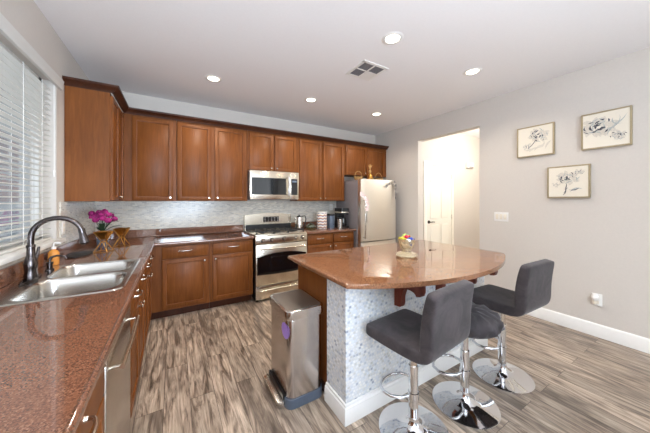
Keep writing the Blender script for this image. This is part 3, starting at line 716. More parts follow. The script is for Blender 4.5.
# ------------------------------------------------------------------ range
X0, X1 = 1.772, 2.544; YR = 3.395
t = thing('gas_range', 'stainless steel gas range with black grates below the microwave', 'stove', ((X0 + X1) / 2, 3.7, 0))
P('body', B().box(X0, X1, YR + 0.02, YW - 0.026, 0.03, 0.895, 0.003, 1), 'black', t)
for x in (X0 + 0.04, X1 - 0.04):
    for y in (YR + 0.06, YW - 0.10): P('foot', B().cyl((x, y, 0.0), (x, y, 0.032), 0.018, n=12), 'black', t)
P('control_panel', B().box(X0, X1, YR - 0.012, YR + 0.03, 0.782, 0.893, 0.008), 'steel_h', t)
for i, fx_ in enumerate((0.13, 0.29, 0.53, 0.77, 0.90)):
    x = X0 + fx_ * (X1 - X0)
    kb = P('knob_bezel', B().cyl((x, YR - 0.0115, 0.840), (x, YR - 0.0165, 0.840), 0.029, n=24), 'black', t)
    b = B(); b.cyl((x, YR - 0.0168, 0.840), (x, YR - 0.034, 0.840), 0.022, 0.020, 20).cyl((x, YR - 0.034, 0.840), (x, YR - 0.042, 0.840), 0.020, 0.015, 20).box(x - 0.004, x + 0.004, YR - 0.050, YR - 0.036, 0.822, 0.858, 0.002, 1)
    P('knob', b, 'nickel', t)
d = P('oven_door', B().box(X0 + 0.004, X1 - 0.004, YR - 0.014, YR + 0.02, 0.218, 0.776, 0.006), 'steel_h', t)
# window with arched top and bottom edges
b = B(); wu0, wu1 = X0 + 0.02, X1 - 0.02; N = 16; top, bot = [], []
for i in range(N + 1):
    f = i / N; x = wu0 + (wu1 - wu0) * f; bow = 4 * f * (1 - f)
    top.append((x, 0.612 + 0.045 * bow)); bot.append((x, 0.372 - 0.012 * bow))
poly = bot + top[::-1]
lo = [b.bm.verts.new((x, YR - 0.0145, z)) for x, z in poly]; hi = [b.bm.verts.new((x, YR - 0.0175, z)) for x, z in poly]
b.bm.faces.new(hi); b.bm.faces.new(lo[::-1])
for k in range(len(poly)): b.bm.faces.new((lo[k], lo[(k + 1) % len(poly)], hi[(k + 1) % len(poly)], hi[k]))
P('oven_window', b, 'blackglass', d)
b = B(); b.box(X0 + 0.20, X1 - 0.12, YR - 0.0195, YR - 0.0172, 0.395, 0.60, 0.0008, 1); P('window_pane', b, 'blackglass', d)
def bar_handle(z, bow=0.0):
    b = B(); N = 12
    b.tube([(X0 + 0.05 + (X1 - X0 - 0.10) * i / N, YR - 0.058 - 0.008 * math.sin(PI * i / N), z - bow * math.sin(PI * i / N)) for i in range(N + 1)], 0.013, 12)
    for x in (X0 + 0.075, X1 - 0.075): b.cyl((x, YR - 0.012, z), (x, YR - 0.056, z), 0.012, 0.010, 12)
    return b
P('handle', bar_handle(0.722), 'steel_h', d)
d = P('storage_drawer', B().box(X0 + 0.004, X1 - 0.004, YR - 0.012, YR + 0.02, 0.034, 0.212, 0.006), 'steel_h', t)
P('handle', bar_handle(0.160, -0.012), 'steel_h', d)
P('cooktop', B().box(X0, X1, YR + 0.0, YW - 0.10, 0.894, 0.912, 0.006), 'steel_h', t)
for (gx0, gx1) in ((X0 + 0.03, X0 + 0.275), (X0 + 0.285, X1 - 0.285), (X1 - 0.275, X1 - 0.03)):
    b = B(); gy0, gy1 = YR + 0.05, YW - 0.13; zz = 0.938
    loop = [(gx0, gy0, zz), (gx1, gy0, zz), (gx1, gy1, zz), (gx0, gy1, zz)]
    b.tube(loop, 0.0055, 8, closed=True)
    gm = (gx0 + gx1) / 2
    b.tube([(gm, gy0, zz), (gm, gy1, zz)], 0.005, 8)
    for yy in (gy0 + 0.14, gy1 - 0.14): b.tube([(gx0, yy, zz), (gx1, yy, zz)], 0.005, 8)
    for x, y, _ in loop: b.cyl((x, y, 0.9125), (x, y, zz), 0.009, n=8)
    P('grate', b, 'iron', t)
    for yy in (gy0 + 0.14, gy1 - 0.14):
        P('burner', B().lathe([(0.046, 0), (0.046, 0.008), (0.036, 0.010), (0.036, 0.018), (0.02, 0.020)], (gm, yy, 0.9122), 20), 'iron', t)
b = B(); N = 14; yb0, yb1 = YW - 0.095, YW - 0.026
bt = [(X0, 0.905), (X1, 0.905), (X1, 1.135)] + [(X1 - (X1 - X0) * i / N, 1.150 + 0.028 * math.sin(PI * i / N)) for i in range(N + 1)] + [(X0, 1.135)]
def front_slab(b, poly, ya, yb):
    lo = [b.bm.verts.new((x, ya, z)) for x, z in poly]; hi = [b.bm.verts.new((x, yb, z)) for x, z in poly]
    b.bm.faces.new(lo); b.bm.faces.new(hi[::-1]); n = len(poly)
    for k in range(n): b.bm.faces.new((lo[k], lo[(k + 1) % n], hi[(k + 1) % n], hi[k]))
    return b
P('backguard', front_slab(B(), bt, yb0, yb1), 'steel_h', t)
P('vent_panel', B().box(X0 + 0.01, X1 - 0.01, yb0 - 0.006, yb0 + 0.002, 0.913, 1.0, 0.002, 1), 'black', t)
P('display', front_slab(B(), [(X0 + 0.29, 1.035), (X1 - 0.22, 1.035), (X1 - 0.22, 1.118), (X0 + 0.29, 1.118)], yb0 - 0.004, yb0 + 0.001), 'blackglass', t)
for i in range(5):
    for j in range(3):
        x = X0 + 0.31 + i * 0.052; P('button', B().box(x, x + 0.026, yb0 - 0.0055, yb0 - 0.0042, 1.046 + j * 0.024, 1.056 + j * 0.024), 'petalg', t)

# ------------------------------------------------------------------ microwave
mx0, mx1, mz0, mz1, my = 1.770, 2.540, 1.392, 1.8225, 3.675
t = thing('microwave', 'stainless steel over-the-range microwave between the wall cabinets', 'microwave', ((mx0 + mx1) / 2, 3.87, mz0))
P('body', B().box(mx0, mx1, my + 0.022, YW - 0.014, mz0, mz1, 0.003, 1), 'greyside', t)
d = P('door', B().box(mx0, mx0 + 0.625, my, my + 0.022, mz0 + 0.004, mz1 - 0.002, 0.004), 'steel_h', t)
P('window', B().box(mx0 + 0.025, mx0 + 0.555, my - 0.002, my + 0.003, mz0 + 0.075, mz1 - 0.105, 0.001, 1), 'blackglass', d)
b = B(); hx = mx0 + 0.590
b.tube([(hx, my - 0.034 - 0.010 * math.sin(PI * i / 10), mz0 + 0.06 + 0.30 * i / 10) for i in range(11)], 0.011, 10)
for z in (mz0 + 0.075, mz0 + 0.345): b.cyl((hx, my, z), (hx, my - 0.036, z), 0.008, n=10)
P('handle', b, 'chrome', d)
P('control_panel', B().box(mx0 + 0.628, mx1, my, my + 0.022, mz0 + 0.004, mz1 - 0.002, 0.004), 'steel_h', t)
P('keypad', B().box(mx0 + 0.640, mx1 - 0.022, my - 0.002, my + 0.003, mz0 + 0.075, mz1 - 0.105, 0.001, 1), 'blackglass', t)
P('clock_display', B().box(mx0 + 0.655, mx1 - 0.037, my - 0.0032, my - 0.0018, mz1 - 0.160, mz1 - 0.132), 'bluegrey', t)

# ------------------------------------------------------------------ refrigerator
rx0, rx1 = 3.505, 4.315; RT = 1.742
t = thing('refrigerator', 'stainless steel refrigerator with bottom freezer and grey sides', 'refrigerator', ((rx0 + rx1) / 2, 3.7, 0))
P('cabinet_body', B().box(rx0, rx1, 3.392, YW - 0.03, 0.03, RT - 0.012, 0.006), 'greyside', t)
P('kick_grille', B().box(rx0 + 0.02, rx1 - 0.02, 3.37, 3.42, 0.0, 0.06), 'black', t)
def rdoor(z0, z1):
    b = B(); N = 14
    poly = [(rx0, 3.385), (rx0, 3.318)] + [(rx0 + (rx1 - rx0) * i / N, 3.312 - 0.014 * math.sin(PI * i / N)) for i in range(N + 1)] + [(rx1, 3.318), (rx1, 3.385)]
    return b.prism(poly, z0, z1, 0.006)
d = P('door', rdoor(0.690, RT), 'steel_w', t)
b = B(); b.tube([(rx0 + 0.055, 3.262, 0.74), (rx0 + 0.055, 3.252, 0.9), (rx0 + 0.055, 3.252, 1.25), (rx0 + 0.055, 3.262, 1.40)], 0.013, 12)
for z in (0.76, 1.38): b.cyl((rx0 + 0.055, 3.264, z), (rx0 + 0.055, 3.314, z), 0.011, n=12)
P('handle', b, 'steel', d)
d = P('freezer_drawer', rdoor(0.065, 0.672), 'steel_w', t)
b = B(); b.tube([(rx0 + 0.06, 3.262, 0.60), (rx0 + 0.2, 3.246, 0.60), (rx1 - 0.2, 3.246, 0.60), (rx1 - 0.06, 3.262, 0.60)], 0.013, 12)
for x in (rx0 + 0.08, rx1 - 0.08): b.cyl((x, 3.26, 0.60), (x, 3.315, 0.60), 0.011, n=12)
P('handle', b, 'steel_h', d)
P('hinge_cover', B().box(rx1 - 0.12, rx1 - 0.02, 3.33, 3.45, RT - 0.013, RT + 0.006, 0.004), 'greyside', t)
def petals(b, c, r, n=5, a0=0.0, tilt=0.004):
    c = Vector(c)
    for k in range(n):
        a = a0 + 2 * PI * k / n; d = Vector((math.cos(a), 0, math.sin(a))); s_ = Vector((-d.z, 0, d.x))
        ctr = b.bm.verts.new(c); ring = []
        for j in range(9):
            f = j / 8; w = math.sin(PI * f)
            th = (f - 0.5) * 1.9
            ring.append(b.bm.verts.new(c + d * r * (0.25 + 0.75 * math.sin(PI * f) ** 0.7) * math.cos(th * 0.5) + s_ * r * 0.42 * th + Vector((0, -tilt - 0.004 * w, 0))))
        for j in range(8): b.bm.faces.new((ctr, ring[j], ring[j + 1]))
    b.sph(c + Vector((0, -0.005, 0)), r * 0.16, 8)
    return b
def spray(label, stem, blooms, mat, r):
    x, y, z = stem[0]
    t = thing('flower_magnet', label, 'decoration', (x, y, z))
    P('stem', B().tube(stem, 0.004, 6), 'ink', t)
    for i, (bx_, bz_) in enumerate(blooms): P('blossom', petals(B(), (bx_, y - 0.010, bz_), r, 5, i * 0.7), mat, t)
fy_ = 3.228
spray('pale pink orchid spray on the refrigerator door over its handle', [(3.565, fy_, 1.02), (3.567, fy_, 1.2), (3.56, fy_, 1.34), (3.51, fy_, 1.45), (3.45, fy_, 1.49)],
      [(3.44, 1.485), (3.50, 1.44), (3.545, 1.385), (3.56, 1.31), (3.555, 1.24)], 'petalw', 0.046)
fy_ = 3.292
spray('grey flower spray on the upper right of the refrigerator door', [(4.29, fy_, 1.40), (4.295, fy_, 1.52), (4.27, fy_, 1.66), (4.18, fy_, 1.68), (4.06, fy_, 1.635)],
      [(4.05, 1.63), (4.12, 1.675), (4.25, 1.71), (4.28, 1.65), (4.27, 1.585), (4.285, 1.50)], 'petalg', 0.030)
# things on top of the refrigerator
def basket(x, y, label, r=0.085):
    z = RT - 0.0115; t = thing('basket', label, 'basket', (x, y, z), 'baskets on the refrigerator')
    P('bowl', B().lathe([(r * 0.6, 0.0), (r * 0.85, 0.02), (r, 0.055), (r * 1.04, 0.06), (r * 0.96, 0.062), (r * 0.9, 0.05), (r * 0.5, 0.012)], (x, y, z), 24), 'wicker', t)
    b = B(); b.tube([(x + r * 0.98 * math.cos(PI * i / 14), y, z + 0.05 + 0.115 * math.sin(PI * i / 14)) for i in range(15)], 0.0055, 8)
    P('handle', b, 'wicker', t); return t
basket(3.62, 3.52, 'round wicker basket at the left end of the refrigerator top')
basket(4.13, 3.56, 'round wicker basket at the right end of the refrigerator top')
x, y, z = 3.885, 3.52, RT - 0.0115
t = thing('gold_figurine', 'gold arched figurine with a tall plume between the two baskets', 'ornament', (x, y, z))
P('base', B().lathe([(0.070, 0), (0.075, 0.012), (0.060, 0.05), (0.048, 0.09), (0.026, 0.13), (0.012, 0.15)], (x, y, z), 20), 'gold', t)
P('head', B().sph((x, y, z + 0.172), 0.028, 14, (1, 1, 1.15)), 'wicker', t)
b = B()
for k in range(7):
    a = (k - 3) * 0.16; b.tube([(x, y, z + 0.19), (x + 0.03 * a, y, z + 0.24), (x + 0.10 * a, y - 0.01, z + 0.31 - 0.05 * abs(a))], [0.004, 0.006, 0.003], 6)
P('plume', b, 'wicker', t)

# ------------------------------------------------------------------ small things on the right counter
x, y = 2.625, 3.84; z = ZC + 0.0006
t = thing('kettle', 'silver electric kettle on the counter right of the range', 'kettle', (x, y, z))
P('base', B().lathe([(0.070, 0), (0.074, 0.006), (0.072, 0.020), (0.055, 0.022)], (x, y, z), 24), 'black', t)
P('body', B().lathe([(0.066, 0.0225), (0.068, 0.03), (0.060, 0.12), (0.048, 0.19), (0.044, 0.205), (0.03, 0.212)], (x, y, z), 28), 'steel', t)
P('lid', B().lathe([(0.040, 0.209), (0.034, 0.222), (0.012, 0.228), (0.010, 0.240), (0.004, 0.243)], (x, y, z), 20), 'black', t)
b = B(); b.tube([(x + 0.035, y - 0.02, z + 0.215), (x + 0.085, y - 0.045, z + 0.225), (x + 0.100, y - 0.05, z + 0.17), (x + 0.085, y - 0.04, z + 0.07), (x + 0.055, y - 0.03, z + 0.05)], 0.009, 10); P('handle', b, 'black', t)
b = B(); b.tube([(x - 0.040, y + 0.01, z + 0.155), (x - 0.062, y + 0.015, z + 0.185), (x - 0.078, y + 0.02, z + 0.20)], [0.018, 0.013, 0.009], 10); P('spout', b, 'steel', t)
x, y = 2.80, 3.76
t = thing('glass_dish', 'pale green lidded glass dish between kettle and patterned canister', 'dish', (x, y, z))
P('dish', B().lathe([(0.05, 0), (0.075, 0.012), (0.095, 0.035), (0.098, 0.035), (0.078, 0.010), (0.02, 0.004)], (x, y, z), 28), 'frosted', t)
P('lid', B().lathe([(0.090, 0.0365), (0.080, 0.06), (0.045, 0.085), (0.014, 0.092), (0.018, 0.105), (0.006, 0.112)], (x, y, z), 28), 'frosted', t)
x, y = 3.015, 3.76
t = thing('patterned_canister', 'round canister with a zigzag paper pattern on the right counter', 'canister', (x, y, z))
P('canister_body', B().lathe([(0.085, 0), (0.088, 0.004), (0.088, 0.265), (0.085, 0.27)], (x, y, z), 32), 'chevron', t)
P('lid', B().lathe([(0.088, 0.2705), (0.09, 0.273), (0.09, 0.284), (0.06, 0.288)], (x, y, z), 32), 'white', t)
x, y = 3.20, 3.77
t = thing('water_pitcher', 'blue-grey filter pitcher left of the coffee maker', 'pitcher', (x, y, z))
P('pitcher_body', B().prism(rrect(x - 0.05, x + 0.05, y - 0.07, y + 0.07, 0.03), z, z + 0.215, 0.006), 'bluegrey', t)
P('lid', B().prism(rrect(x - 0.054, x + 0.054, y - 0.074, y + 0.074, 0.03), z + 0.2155, z + 0.245, 0.006), 'black', t)
b = B(); b.tube([(x, y - 0.070, z + 0.20), (x, y - 0.11, z + 0.19), (x, y - 0.112, z + 0.08), (x, y - 0.070, z + 0.05)], 0.009, 8); P('handle', b, 'bluegrey', t)
x, y = 3.262, 3.575
t = thing('thermos', 'slim steel tumbler in front of the coffee maker', 'tumbler', (x, y, z))
P('cup', B().lathe([(0.036, 0), (0.040, 0.004), (0.044, 0.16), (0.044, 0.165)], (x, y, z), 24), 'steel', t)
P('lid', B().lathe([(0.0445, 0.1655), (0.0455, 0.185), (0.03, 0.190)], (x, y, z), 24), 'black', t)
x, y = 3.385, 3.70
t = thing('coffee_maker', 'black drip coffee maker beside the refrigerator', 'coffee maker', (x, y, z))
P('base', B().prism(rrect(x - 0.085, x + 0.085, y - 0.12, y + 0.12, 0.03), z, z + 0.03, 0.005), 'black', t)
P('water_tank', B().prism(rrect(x - 0.08, x + 0.08, y + 0.02, y + 0.118, 0.025), z + 0.0305, z + 0.33, 0.004), 'black', t)
P('brew_head', B().prism(rrect(x - 0.085, x + 0.085, y - 0.12, y + 0.118, 0.03), z + 0.235, z + 0.345, 0.008), 'black', t)
P('carafe', B().lathe([(0.055, 0.031), (0.064, 0.05), (0.060, 0.12), (0.045, 0.165), (0.048, 0.18), (0.03, 0.182)], (x, y - 0.045, z), 24), 'blackglass', t)
P('trim_band', B().prism(rrect(x - 0.0865, x + 0.0865, y - 0.1215, y + 0.119, 0.03), z + 0.265, z + 0.285, 0.001), 'steel_h', t)

# ------------------------------------------------------------------ island
t = thing('kitchen_island', 'kitchen island with white mosaic front and brown wood side', 'island', (2.55, 1.65, 0))
tx0, tx1, ty0, ty1 = 1.745, 3.350, 1.278, 1.505
P('tiled_wall', B().box(tx0, tx1, ty0, ty1, 0.0, ZC - 0.0305, 0.003, 1), 'tile_i', t)
P('wood_cabinet', B().box(1.768, 3.330, ty1 + 0.0005, 2.030, 0.0, ZC - 0.0305, 0.003, 1), 'wood', t)
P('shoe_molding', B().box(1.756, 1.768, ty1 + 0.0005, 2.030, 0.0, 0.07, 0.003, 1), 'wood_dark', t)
IB = [(0, 0), (0.019, 0), (0.019, 0.082), (0.016, 0.087), (0.016, 0.098), (0.009, 0.104), (0.008, 0.118), (0.0, 0.122)]
P('base_trim', B().sweep([(tx0, ty1), (tx0, ty0), (tx1, ty0), (tx1, ty1)][::-1], [(-o, zz) for o, zz in IB]), 'white', t)
def corbel(x):
    b = B(); w = 0.045; zt = ZC - 0.0305; pr = [(ty0 - 0.0005, zt), (ty0 - 0.225, zt), (ty0 - 0.225, zt - 0.075), (ty0 - 0.215, zt - 0.10), (ty0 - 0.190, zt - 0.106)]
    for i in range(9): pr.append((ty0 - 0.130 - 0.055 * math.cos(PI * i / 8), zt - 0.106 + 0.026 * math.sin(PI * i / 8)))
    pr += [(ty0 - 0.068, zt - 0.125), (ty0 - 0.060, zt - 0.145), (ty0 - 0.058, zt - 0.20), (ty0 - 0.05, zt - 0.22), (ty0 - 0.0005, zt - 0.225)]
    lo = [b.bm.verts.new((x - w / 2, yy, zz)) for yy, zz in pr]; hi = [b.bm.verts.new((x + w / 2, yy, zz)) for yy, zz in pr]
    b.bm.faces.new(lo); b.bm.faces.new(hi[::-1]); n = len(pr)
    for k in range(n): b.bm.faces.new((lo[k], lo[(k + 1) % n], hi[(k + 1) % n], hi[k]))
    return b
for x in (2.185, 2.64, 3.09): P('corbel', corbel(x), 'corbel', t)
# bowed granite top
pts = []
N = 24; xl, xr_, yl, yr_, bow = 1.680, 3.436, 1.180, 1.150, 0.250
for i in range(N + 1):
    f = i / N; pts.append((xl + (xr_ - xl) * f, yl + (yr_ - yl) * f - bow * (1 - abs(2 * f - 1) ** 2.0)))
pts = pts + [(xr_ + 0.012, 1.2), (xr_ + 0.010, 2.05), (xr_ - 0.01, 2.07), (xl + 0.012, 2.065), (xl, 2.05)]
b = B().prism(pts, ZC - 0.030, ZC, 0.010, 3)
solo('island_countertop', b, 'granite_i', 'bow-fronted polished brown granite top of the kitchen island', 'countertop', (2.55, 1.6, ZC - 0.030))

# candy dish
x, y, z = 2.545, 1.505, ZC + 0.0006
t = thing('candy_dish', 'clear glass footed dish of candy on the island top', 'dish', (x, y, z))
b = B(); n = 40
prof = [(0.076, 0.0), (0.086, 0.008), (0.076, 0.026), (0.040, 0.034), (0.034, 0.045), (0.050, 0.062), (0.064, 0.10), (0.068, 0.125), (0.064, 0.125), (0.058, 0.10), (0.045, 0.07), (0.02, 0.056)]
rings = []
for r_, z_ in prof: rings.append([b.bm.verts.new((x + r_ * (1 + 0.06 * math.cos(8 * 2 * PI * k / n)) * math.cos(2 * PI * k / n), y + r_ * (1 + 0.06 * math.cos(8 * 2 * PI * k / n)) * math.sin(2 * PI * k / n), z + z_ * 1.22)) for k in range(n)])
for A, D in zip(rings, rings[1:]):
    for k in range(n): b.bm.faces.new((A[k], A[(k + 1) % n], D[(k + 1) % n], D[k]))
b.bm.faces.new(rings[0][::-1]); b.bm.faces.new(rings[-1])
P('bowl', b, plain('crystal_glass', (238, 224, 192), 0.05, 0, 0.02, Transmission__Weight=0.75, IOR=1.45), t)
cols = {'yellow': (222, 208, 70), 'red': (214, 44, 70), 'blue': (40, 78, 190), 'green': (120, 206, 96), 'white': (240, 238, 240), 'navy': (34, 44, 110), 'orange': (232, 140, 60), 'lime': (186, 220, 110)}
for nme, rgb in cols.items(): M['candy_' + nme] = plain('candy_' + nme, rgb, 0.25, 0, 0.05)
spots = [('yellow', -0.040, 0.010, 0.128, 'yellow wrapped candy at the left rim of the glass dish'), ('red', -0.008, -0.008, 0.140, 'red wrapped candy on top of the glass dish'), ('blue', 0.026, -0.024, 0.124, 'bright blue wrapped candy at the right front of the glass dish'),
         ('green', 0.036, 0.018, 0.138, 'green wrapped candy at the right back of the glass dish'), ('white', -0.022, -0.034, 0.116, 'white wrapped candy at the front of the glass dish'), ('navy', 0.008, -0.036, 0.094, 'navy wrapped candy low in the middle of the glass dish'), ('lime', 0.004, 0.030, 0.142, 'pale lime wrapped candy at the back of the glass dish'), ('orange', -0.004, 0.006, 0.112, 'orange wrapped candy deep in the glass dish')]
for nme, ax_, ay_, az_, lab in spots:
    c = Vector((x + ax_, y + ay_, z + az_ * 1.22)); d = Vector((math.cos(ax_ * 90), math.sin(ax_ * 90), 0.2)).normalized()
    b = B(); b.sph(c, 0.017, 12, (1, 1, 0.9)); b.cyl(c + d * 0.013, c + d * 0.030, 0.003, 0.011, 10).cyl(c - d * 0.013, c - d * 0.030, 0.003, 0.011, 10)
    solo('candy', b, 'candy_' + nme, lab, 'candy', tuple(c), 'candies in the glass dish')

# ------------------------------------------------------------------ trash can
x0, x1, y0, y1 = 1.464, 1.750, 1.535, 1.925
t = thing('trash_can', 'rectangular stainless steel step trash can beside the island', 'trash can', ((x0 + x1) / 2, (y0 + y1) / 2, 0))
def can_shape(i, r=0.045): return rrect(x0 + i, x1 - i, y0 + i, y1 - i, r, 7)
P('base', B().prism(can_shape(0.004), 0.0, 0.062, 0.003), plain('can_base_grey', (84, 95, 110), 0.35, 0.0, 0.04), t)
body = P('body', B().prism(can_shape(0.010), 0.0625, 0.582, 0.002), 'steel_can', t)
P('seal', B().prism(can_shape(0.014), 0.5822, 0.5868, 0.0), 'black', t)
b = B(); b.prism(can_shape(0.0), 0.587, 0.645, 0.004); P('lid', b, 'steel_can', t)
b = B(); b.prism(can_shape(0.016, 0.036), 0.6452, 0.648, 0.002); P('lid_top', b, plain('lid_steel', (150, 144, 138), 0.42, 1.0, 0.01), t)
b = B(); N = 20
lo = [b.bm.verts.new((x0 + 0.0098, 1.600 + 0.058 * c, 0.505 + 0.052 * s)) for c, s in circ(N)]; hi = [b.bm.verts.new((x0 + 0.0086, 1.600 + 0.058 * c, 0.505 + 0.052 * s)) for c, s in circ(N)]
b.bm.faces.new(hi); b.bm.faces.new(lo[::-1])
for k in range(N): b.bm.faces.new((lo[k], lo[(k + 1) % N], hi[(k + 1) % N], hi[k]))
s_ = P('sticker', b, 'purple', t); s_['label'] = 'lilac oval sticker on the can side'
b = B(); b.prism(rrect(x0 - 0.050, x0 + 0.02, y0 + 0.045, y1 - 0.02, 0.03, 6), 0.018, 0.046, 0.008); P('pedal', b, 'steel', t)
P('pedal_slot', B().box(x0 - 0.006, x0 + 0.009, y0 + 0.06, y1 - 0.035, 0.0468, 0.080, 0.002, 1), 'black', t)

# ------------------------------------------------------------------ bar stools (built at the origin, facing +y)
def stool(name, label, x, y, rot, seat='back', sz=0.565):
    t = thing(name, label, 'bar stool', (x, y, 0), 'bar stools at the island', rot, local=True)
    P('base', B().lathe([(0.196, 0.0), (0.203, 0.003), (0.203, 0.008), (0.19, 0.012), (0.10, 0.026), (0.055, 0.040), (0.036, 0.062), (0.029, 0.085), (0.0285, 0.09)], (0, 0, 0), 56), 'chrome', t)
    P('column', B().cyl((0, 0, 0.088), (0, 0, sz - 0.17), 0.0275, n=28), 'chrome', t)
    P('gas_lift', B().cyl((0, 0, sz - 0.171), (0, 0, sz - 0.025), 0.022, n=24), 'nickel' if seat == 'back' else 'chrome', t)
    P('collar', B().lathe([(0.0277, 0.19), (0.032, 0.192), (0.032, 0.235), (0.0277, 0.237)], (0, 0, 0), 28, cap=False), 'chrome', t)
    # D-shaped foot rest
    pts = []
    for i in range(25):
        a = -PI / 2 + 2 * PI * i / 24 * 0.5 * 2 * 0.5 if False else 0
    loop = [(-0.026, 0.012), (-0.075, 0.030), (-0.115, 0.075), (-0.122, 0.125), (-0.100, 0.170), (-0.05, 0.195), (0.0, 0.200), (0.05, 0.195), (0.100, 0.170), (0.122, 0.125), (0.115, 0.075), (0.075, 0.030), (0.026, 0.012)]
    P('foot_ring', B().tube([(u, v, 0.214) for u, v in loop], 0.0095, 12), 'chrome', t)
    P('seat_plate', B().box(-0.09, 0.09, -0.09, 0.09, sz - 0.026, sz - 0.004, 0.004), 'black', t)
    b = B(); b.tube([(0.02, 0, sz - 0.03), (0.12, 0.02, sz - 0.034), (0.17, 0.03, sz - 0.045)], 0.005, 8); P('lift_lever', b, 'chrome', t)
    if seat == 'back':
        # one continuous upholstered shell: seat curving up into the back
        path = [(0.212, sz + 0.018, 0.026), (0.200, sz + 0.020, 0.036), (0.12, sz + 0.018, 0.038), (0.0, sz + 0.016, 0.038), (-0.11, sz + 0.018, 0.038), (-0.165, sz + 0.022, 0.036), (-0.195, sz + 0.036, 0.036), (-0.204, sz + 0.066, 0.039), (-0.205, sz + 0.13, 0.039), (-0.209, sz + 0.20, 0.037), (-0.220, sz + 0.28, 0.035), (-0.234, sz + 0.348, 0.031), (-0.237, sz + 0.364, 0.025)]
        b = B(); rings = []
        W_ = 0.203
        for i, (py, pz, th) in enumerate(path):
            a = Vector(path[max(0, i - 1)][:2]); c_ = Vector(path[min(len(path) - 1, i + 1)][:2]); tg = (c_ - a).normalized(); nn = Vector((tg.y, -tg.x))
            if nn.y < 0 and i < 6: nn = -nn
            ring = []
            w_ = W_ - (0.012 if i in (0, len(path) - 1) else 0)
            for (uu, tt) in ((-1, -0.62), (-1, 0.62), (-0.965, 0.96), (-0.85, 1.0), (0, 0.98), (0.85, 1.0), (0.965, 0.96), (1, 0.62), (1, -0.62), (0.965, -0.96), (0.85, -1), (0, -1), (-0.85, -1), (-0.965, -0.96)):
                ring.append(b.bm.verts.new((uu * w_, py + (-tg.y) * th * tt * -1 * -1, pz + tg.x * th * tt * -1 * 1)) if False else b.bm.verts.new((uu * w_, py + tg.y * th * tt, pz - tg.x * th * tt)))
            rings.append(ring)
        n = len(rings[0])
        for A, D in zip(rings, rings[1:]):
            for k in range(n): b.bm.faces.new((A[k], A[(k + 1) % n], D[(k + 1) % n], D[k]))
        b.bm.faces.new(rings[0][::-1]); b.bm.faces.new(rings[-1])
        P('upholstered_seat', b, 'velvet', t, sharp=180, subsurf=2)
    else:
        b = B(); rng = random.Random(5); n = 72; rings = []
        prof = [(0.02, 0.0), (0.15, -0.002), (0.193, 0.008), (0.210, 0.030), (0.212, 0.055), (0.203, 0.080), (0.178, 0.100), (0.125, 0.112), (0.065, 0.110), (0.02, 0.106)]
        for j, (r_, z_) in enumerate(prof):
            ring = []
            for k in range(n):
                a = 2 * PI * k / n
                wr = 0.008 * math.sin(11 * a + 1.1 * j) + 0.007 * math.sin(19 * a - 1.7 * j)
                zz = z_ + (0.008 * math.sin(9 * a + 2.0 * j) + 0.005 * math.sin(17 * a - j) if 3 < j < 9 else 0)
                rr = r_ + (wr if 2 < j < 9 else 0)
                ring.append(b.bm.verts.new((rr * math.cos(a), rr * math.sin(a), sz + zz)))
            rings.append(ring)
        for A, D in zip(rings, rings[1:]):
            for k in range(n): b.bm.faces.new((A[k], A[(k + 1) % n], D[(k + 1) % n], D[k]))
        b.bm.faces.new(rings[0][::-1]); b.bm.faces.new(rings[-1])
        P('plush_cushion', b, 'velvet2', t, sharp=180)
    return t
stool('bar_stool', 'grey velvet bar stool with a back, closest to the camera', 2.066, 1.032, math.radians(5.5))
stool('bar_stool', 'round backless bar stool with a dark crinkled plush cushion', 2.53, 0.99, 0.2, 'round', 0.535)
stool('bar_stool', 'grey velvet bar stool with a back, nearest the right wall', 3.060, 1.0, math.radians(-1.5), 'back', 0.58)

# ------------------------------------------------------------------ right wall: paintings, switch, outlet
def painting(yc0, yc1, z0, z1, label, seed):
    f = XR - 0.0006; d = 0.036
    t = thing('flower_painting', label, 'picture', (XR, (yc0 + yc1) / 2, (z0 + z1) / 2), 'flower paintings on the right wall')
    b = B(); w = 0.013
    for r in ((yc0, yc1, z0, z0 + w), (yc0, yc1, z1 - w, z1), (yc0, yc0 + w, z0 + w, z1 - w), (yc1 - w, yc1, z0 + w, z1 - w)): b.box(f - d, f, *r, 0.0015, 1)
    P('frame', b, 'frame', t)
    P('canvas', B().box(f - d + 0.005, f - 0.002, yc0 + w + 0.0005, yc1 - w - 0.0005, z0 + w + 0.0005, z1 - w - 0.0005), 'canvas', t)
    rng = random.Random(seed); xs_ = f - d + 0.0042; W_, H_ = yc1 - yc0, z1 - z0; k = [0]
    def blob(b, u, v, a, L, wd):   # brush stroke: a thin tapered curved patch of paint; u to the photo's right
        k[0] += 1; xx = xs_ - 0.00006 * k[0]; L_, R_ = [], []
        cv = rng.uniform(-1.0, 1.0)
        for i in range(8):
            s = i / 7; ang = a + cv * (s - 0.5)
            pu, pv = u + math.cos(ang) * L * (s - 0.5), v + math.sin(ang) * L * (s - 0.5)
            ww = wd * math.sin(PI * min(0.97, max(0.03, s))) * rng.uniform(0.75, 1.1)
            nu, nv = -math.sin(ang) * ww, math.cos(ang) * ww
            L_.append((pu + nu, pv + nv)); R_.append((pu - nu, pv - nv))
        mk = lambda q: b.bm.verts.new((xx, yc1 - (q[0] * H_ + W_ / 2), z0 + q[1] * H_ + H_ / 2))
        l_ = [mk(q) for q in L_]; r_ = [mk(q) for q in R_]
        for i in range(7): b.bm.faces.new((l_[i], l_[i + 1], r_[i + 1], r_[i]))
    return t, blob, rng
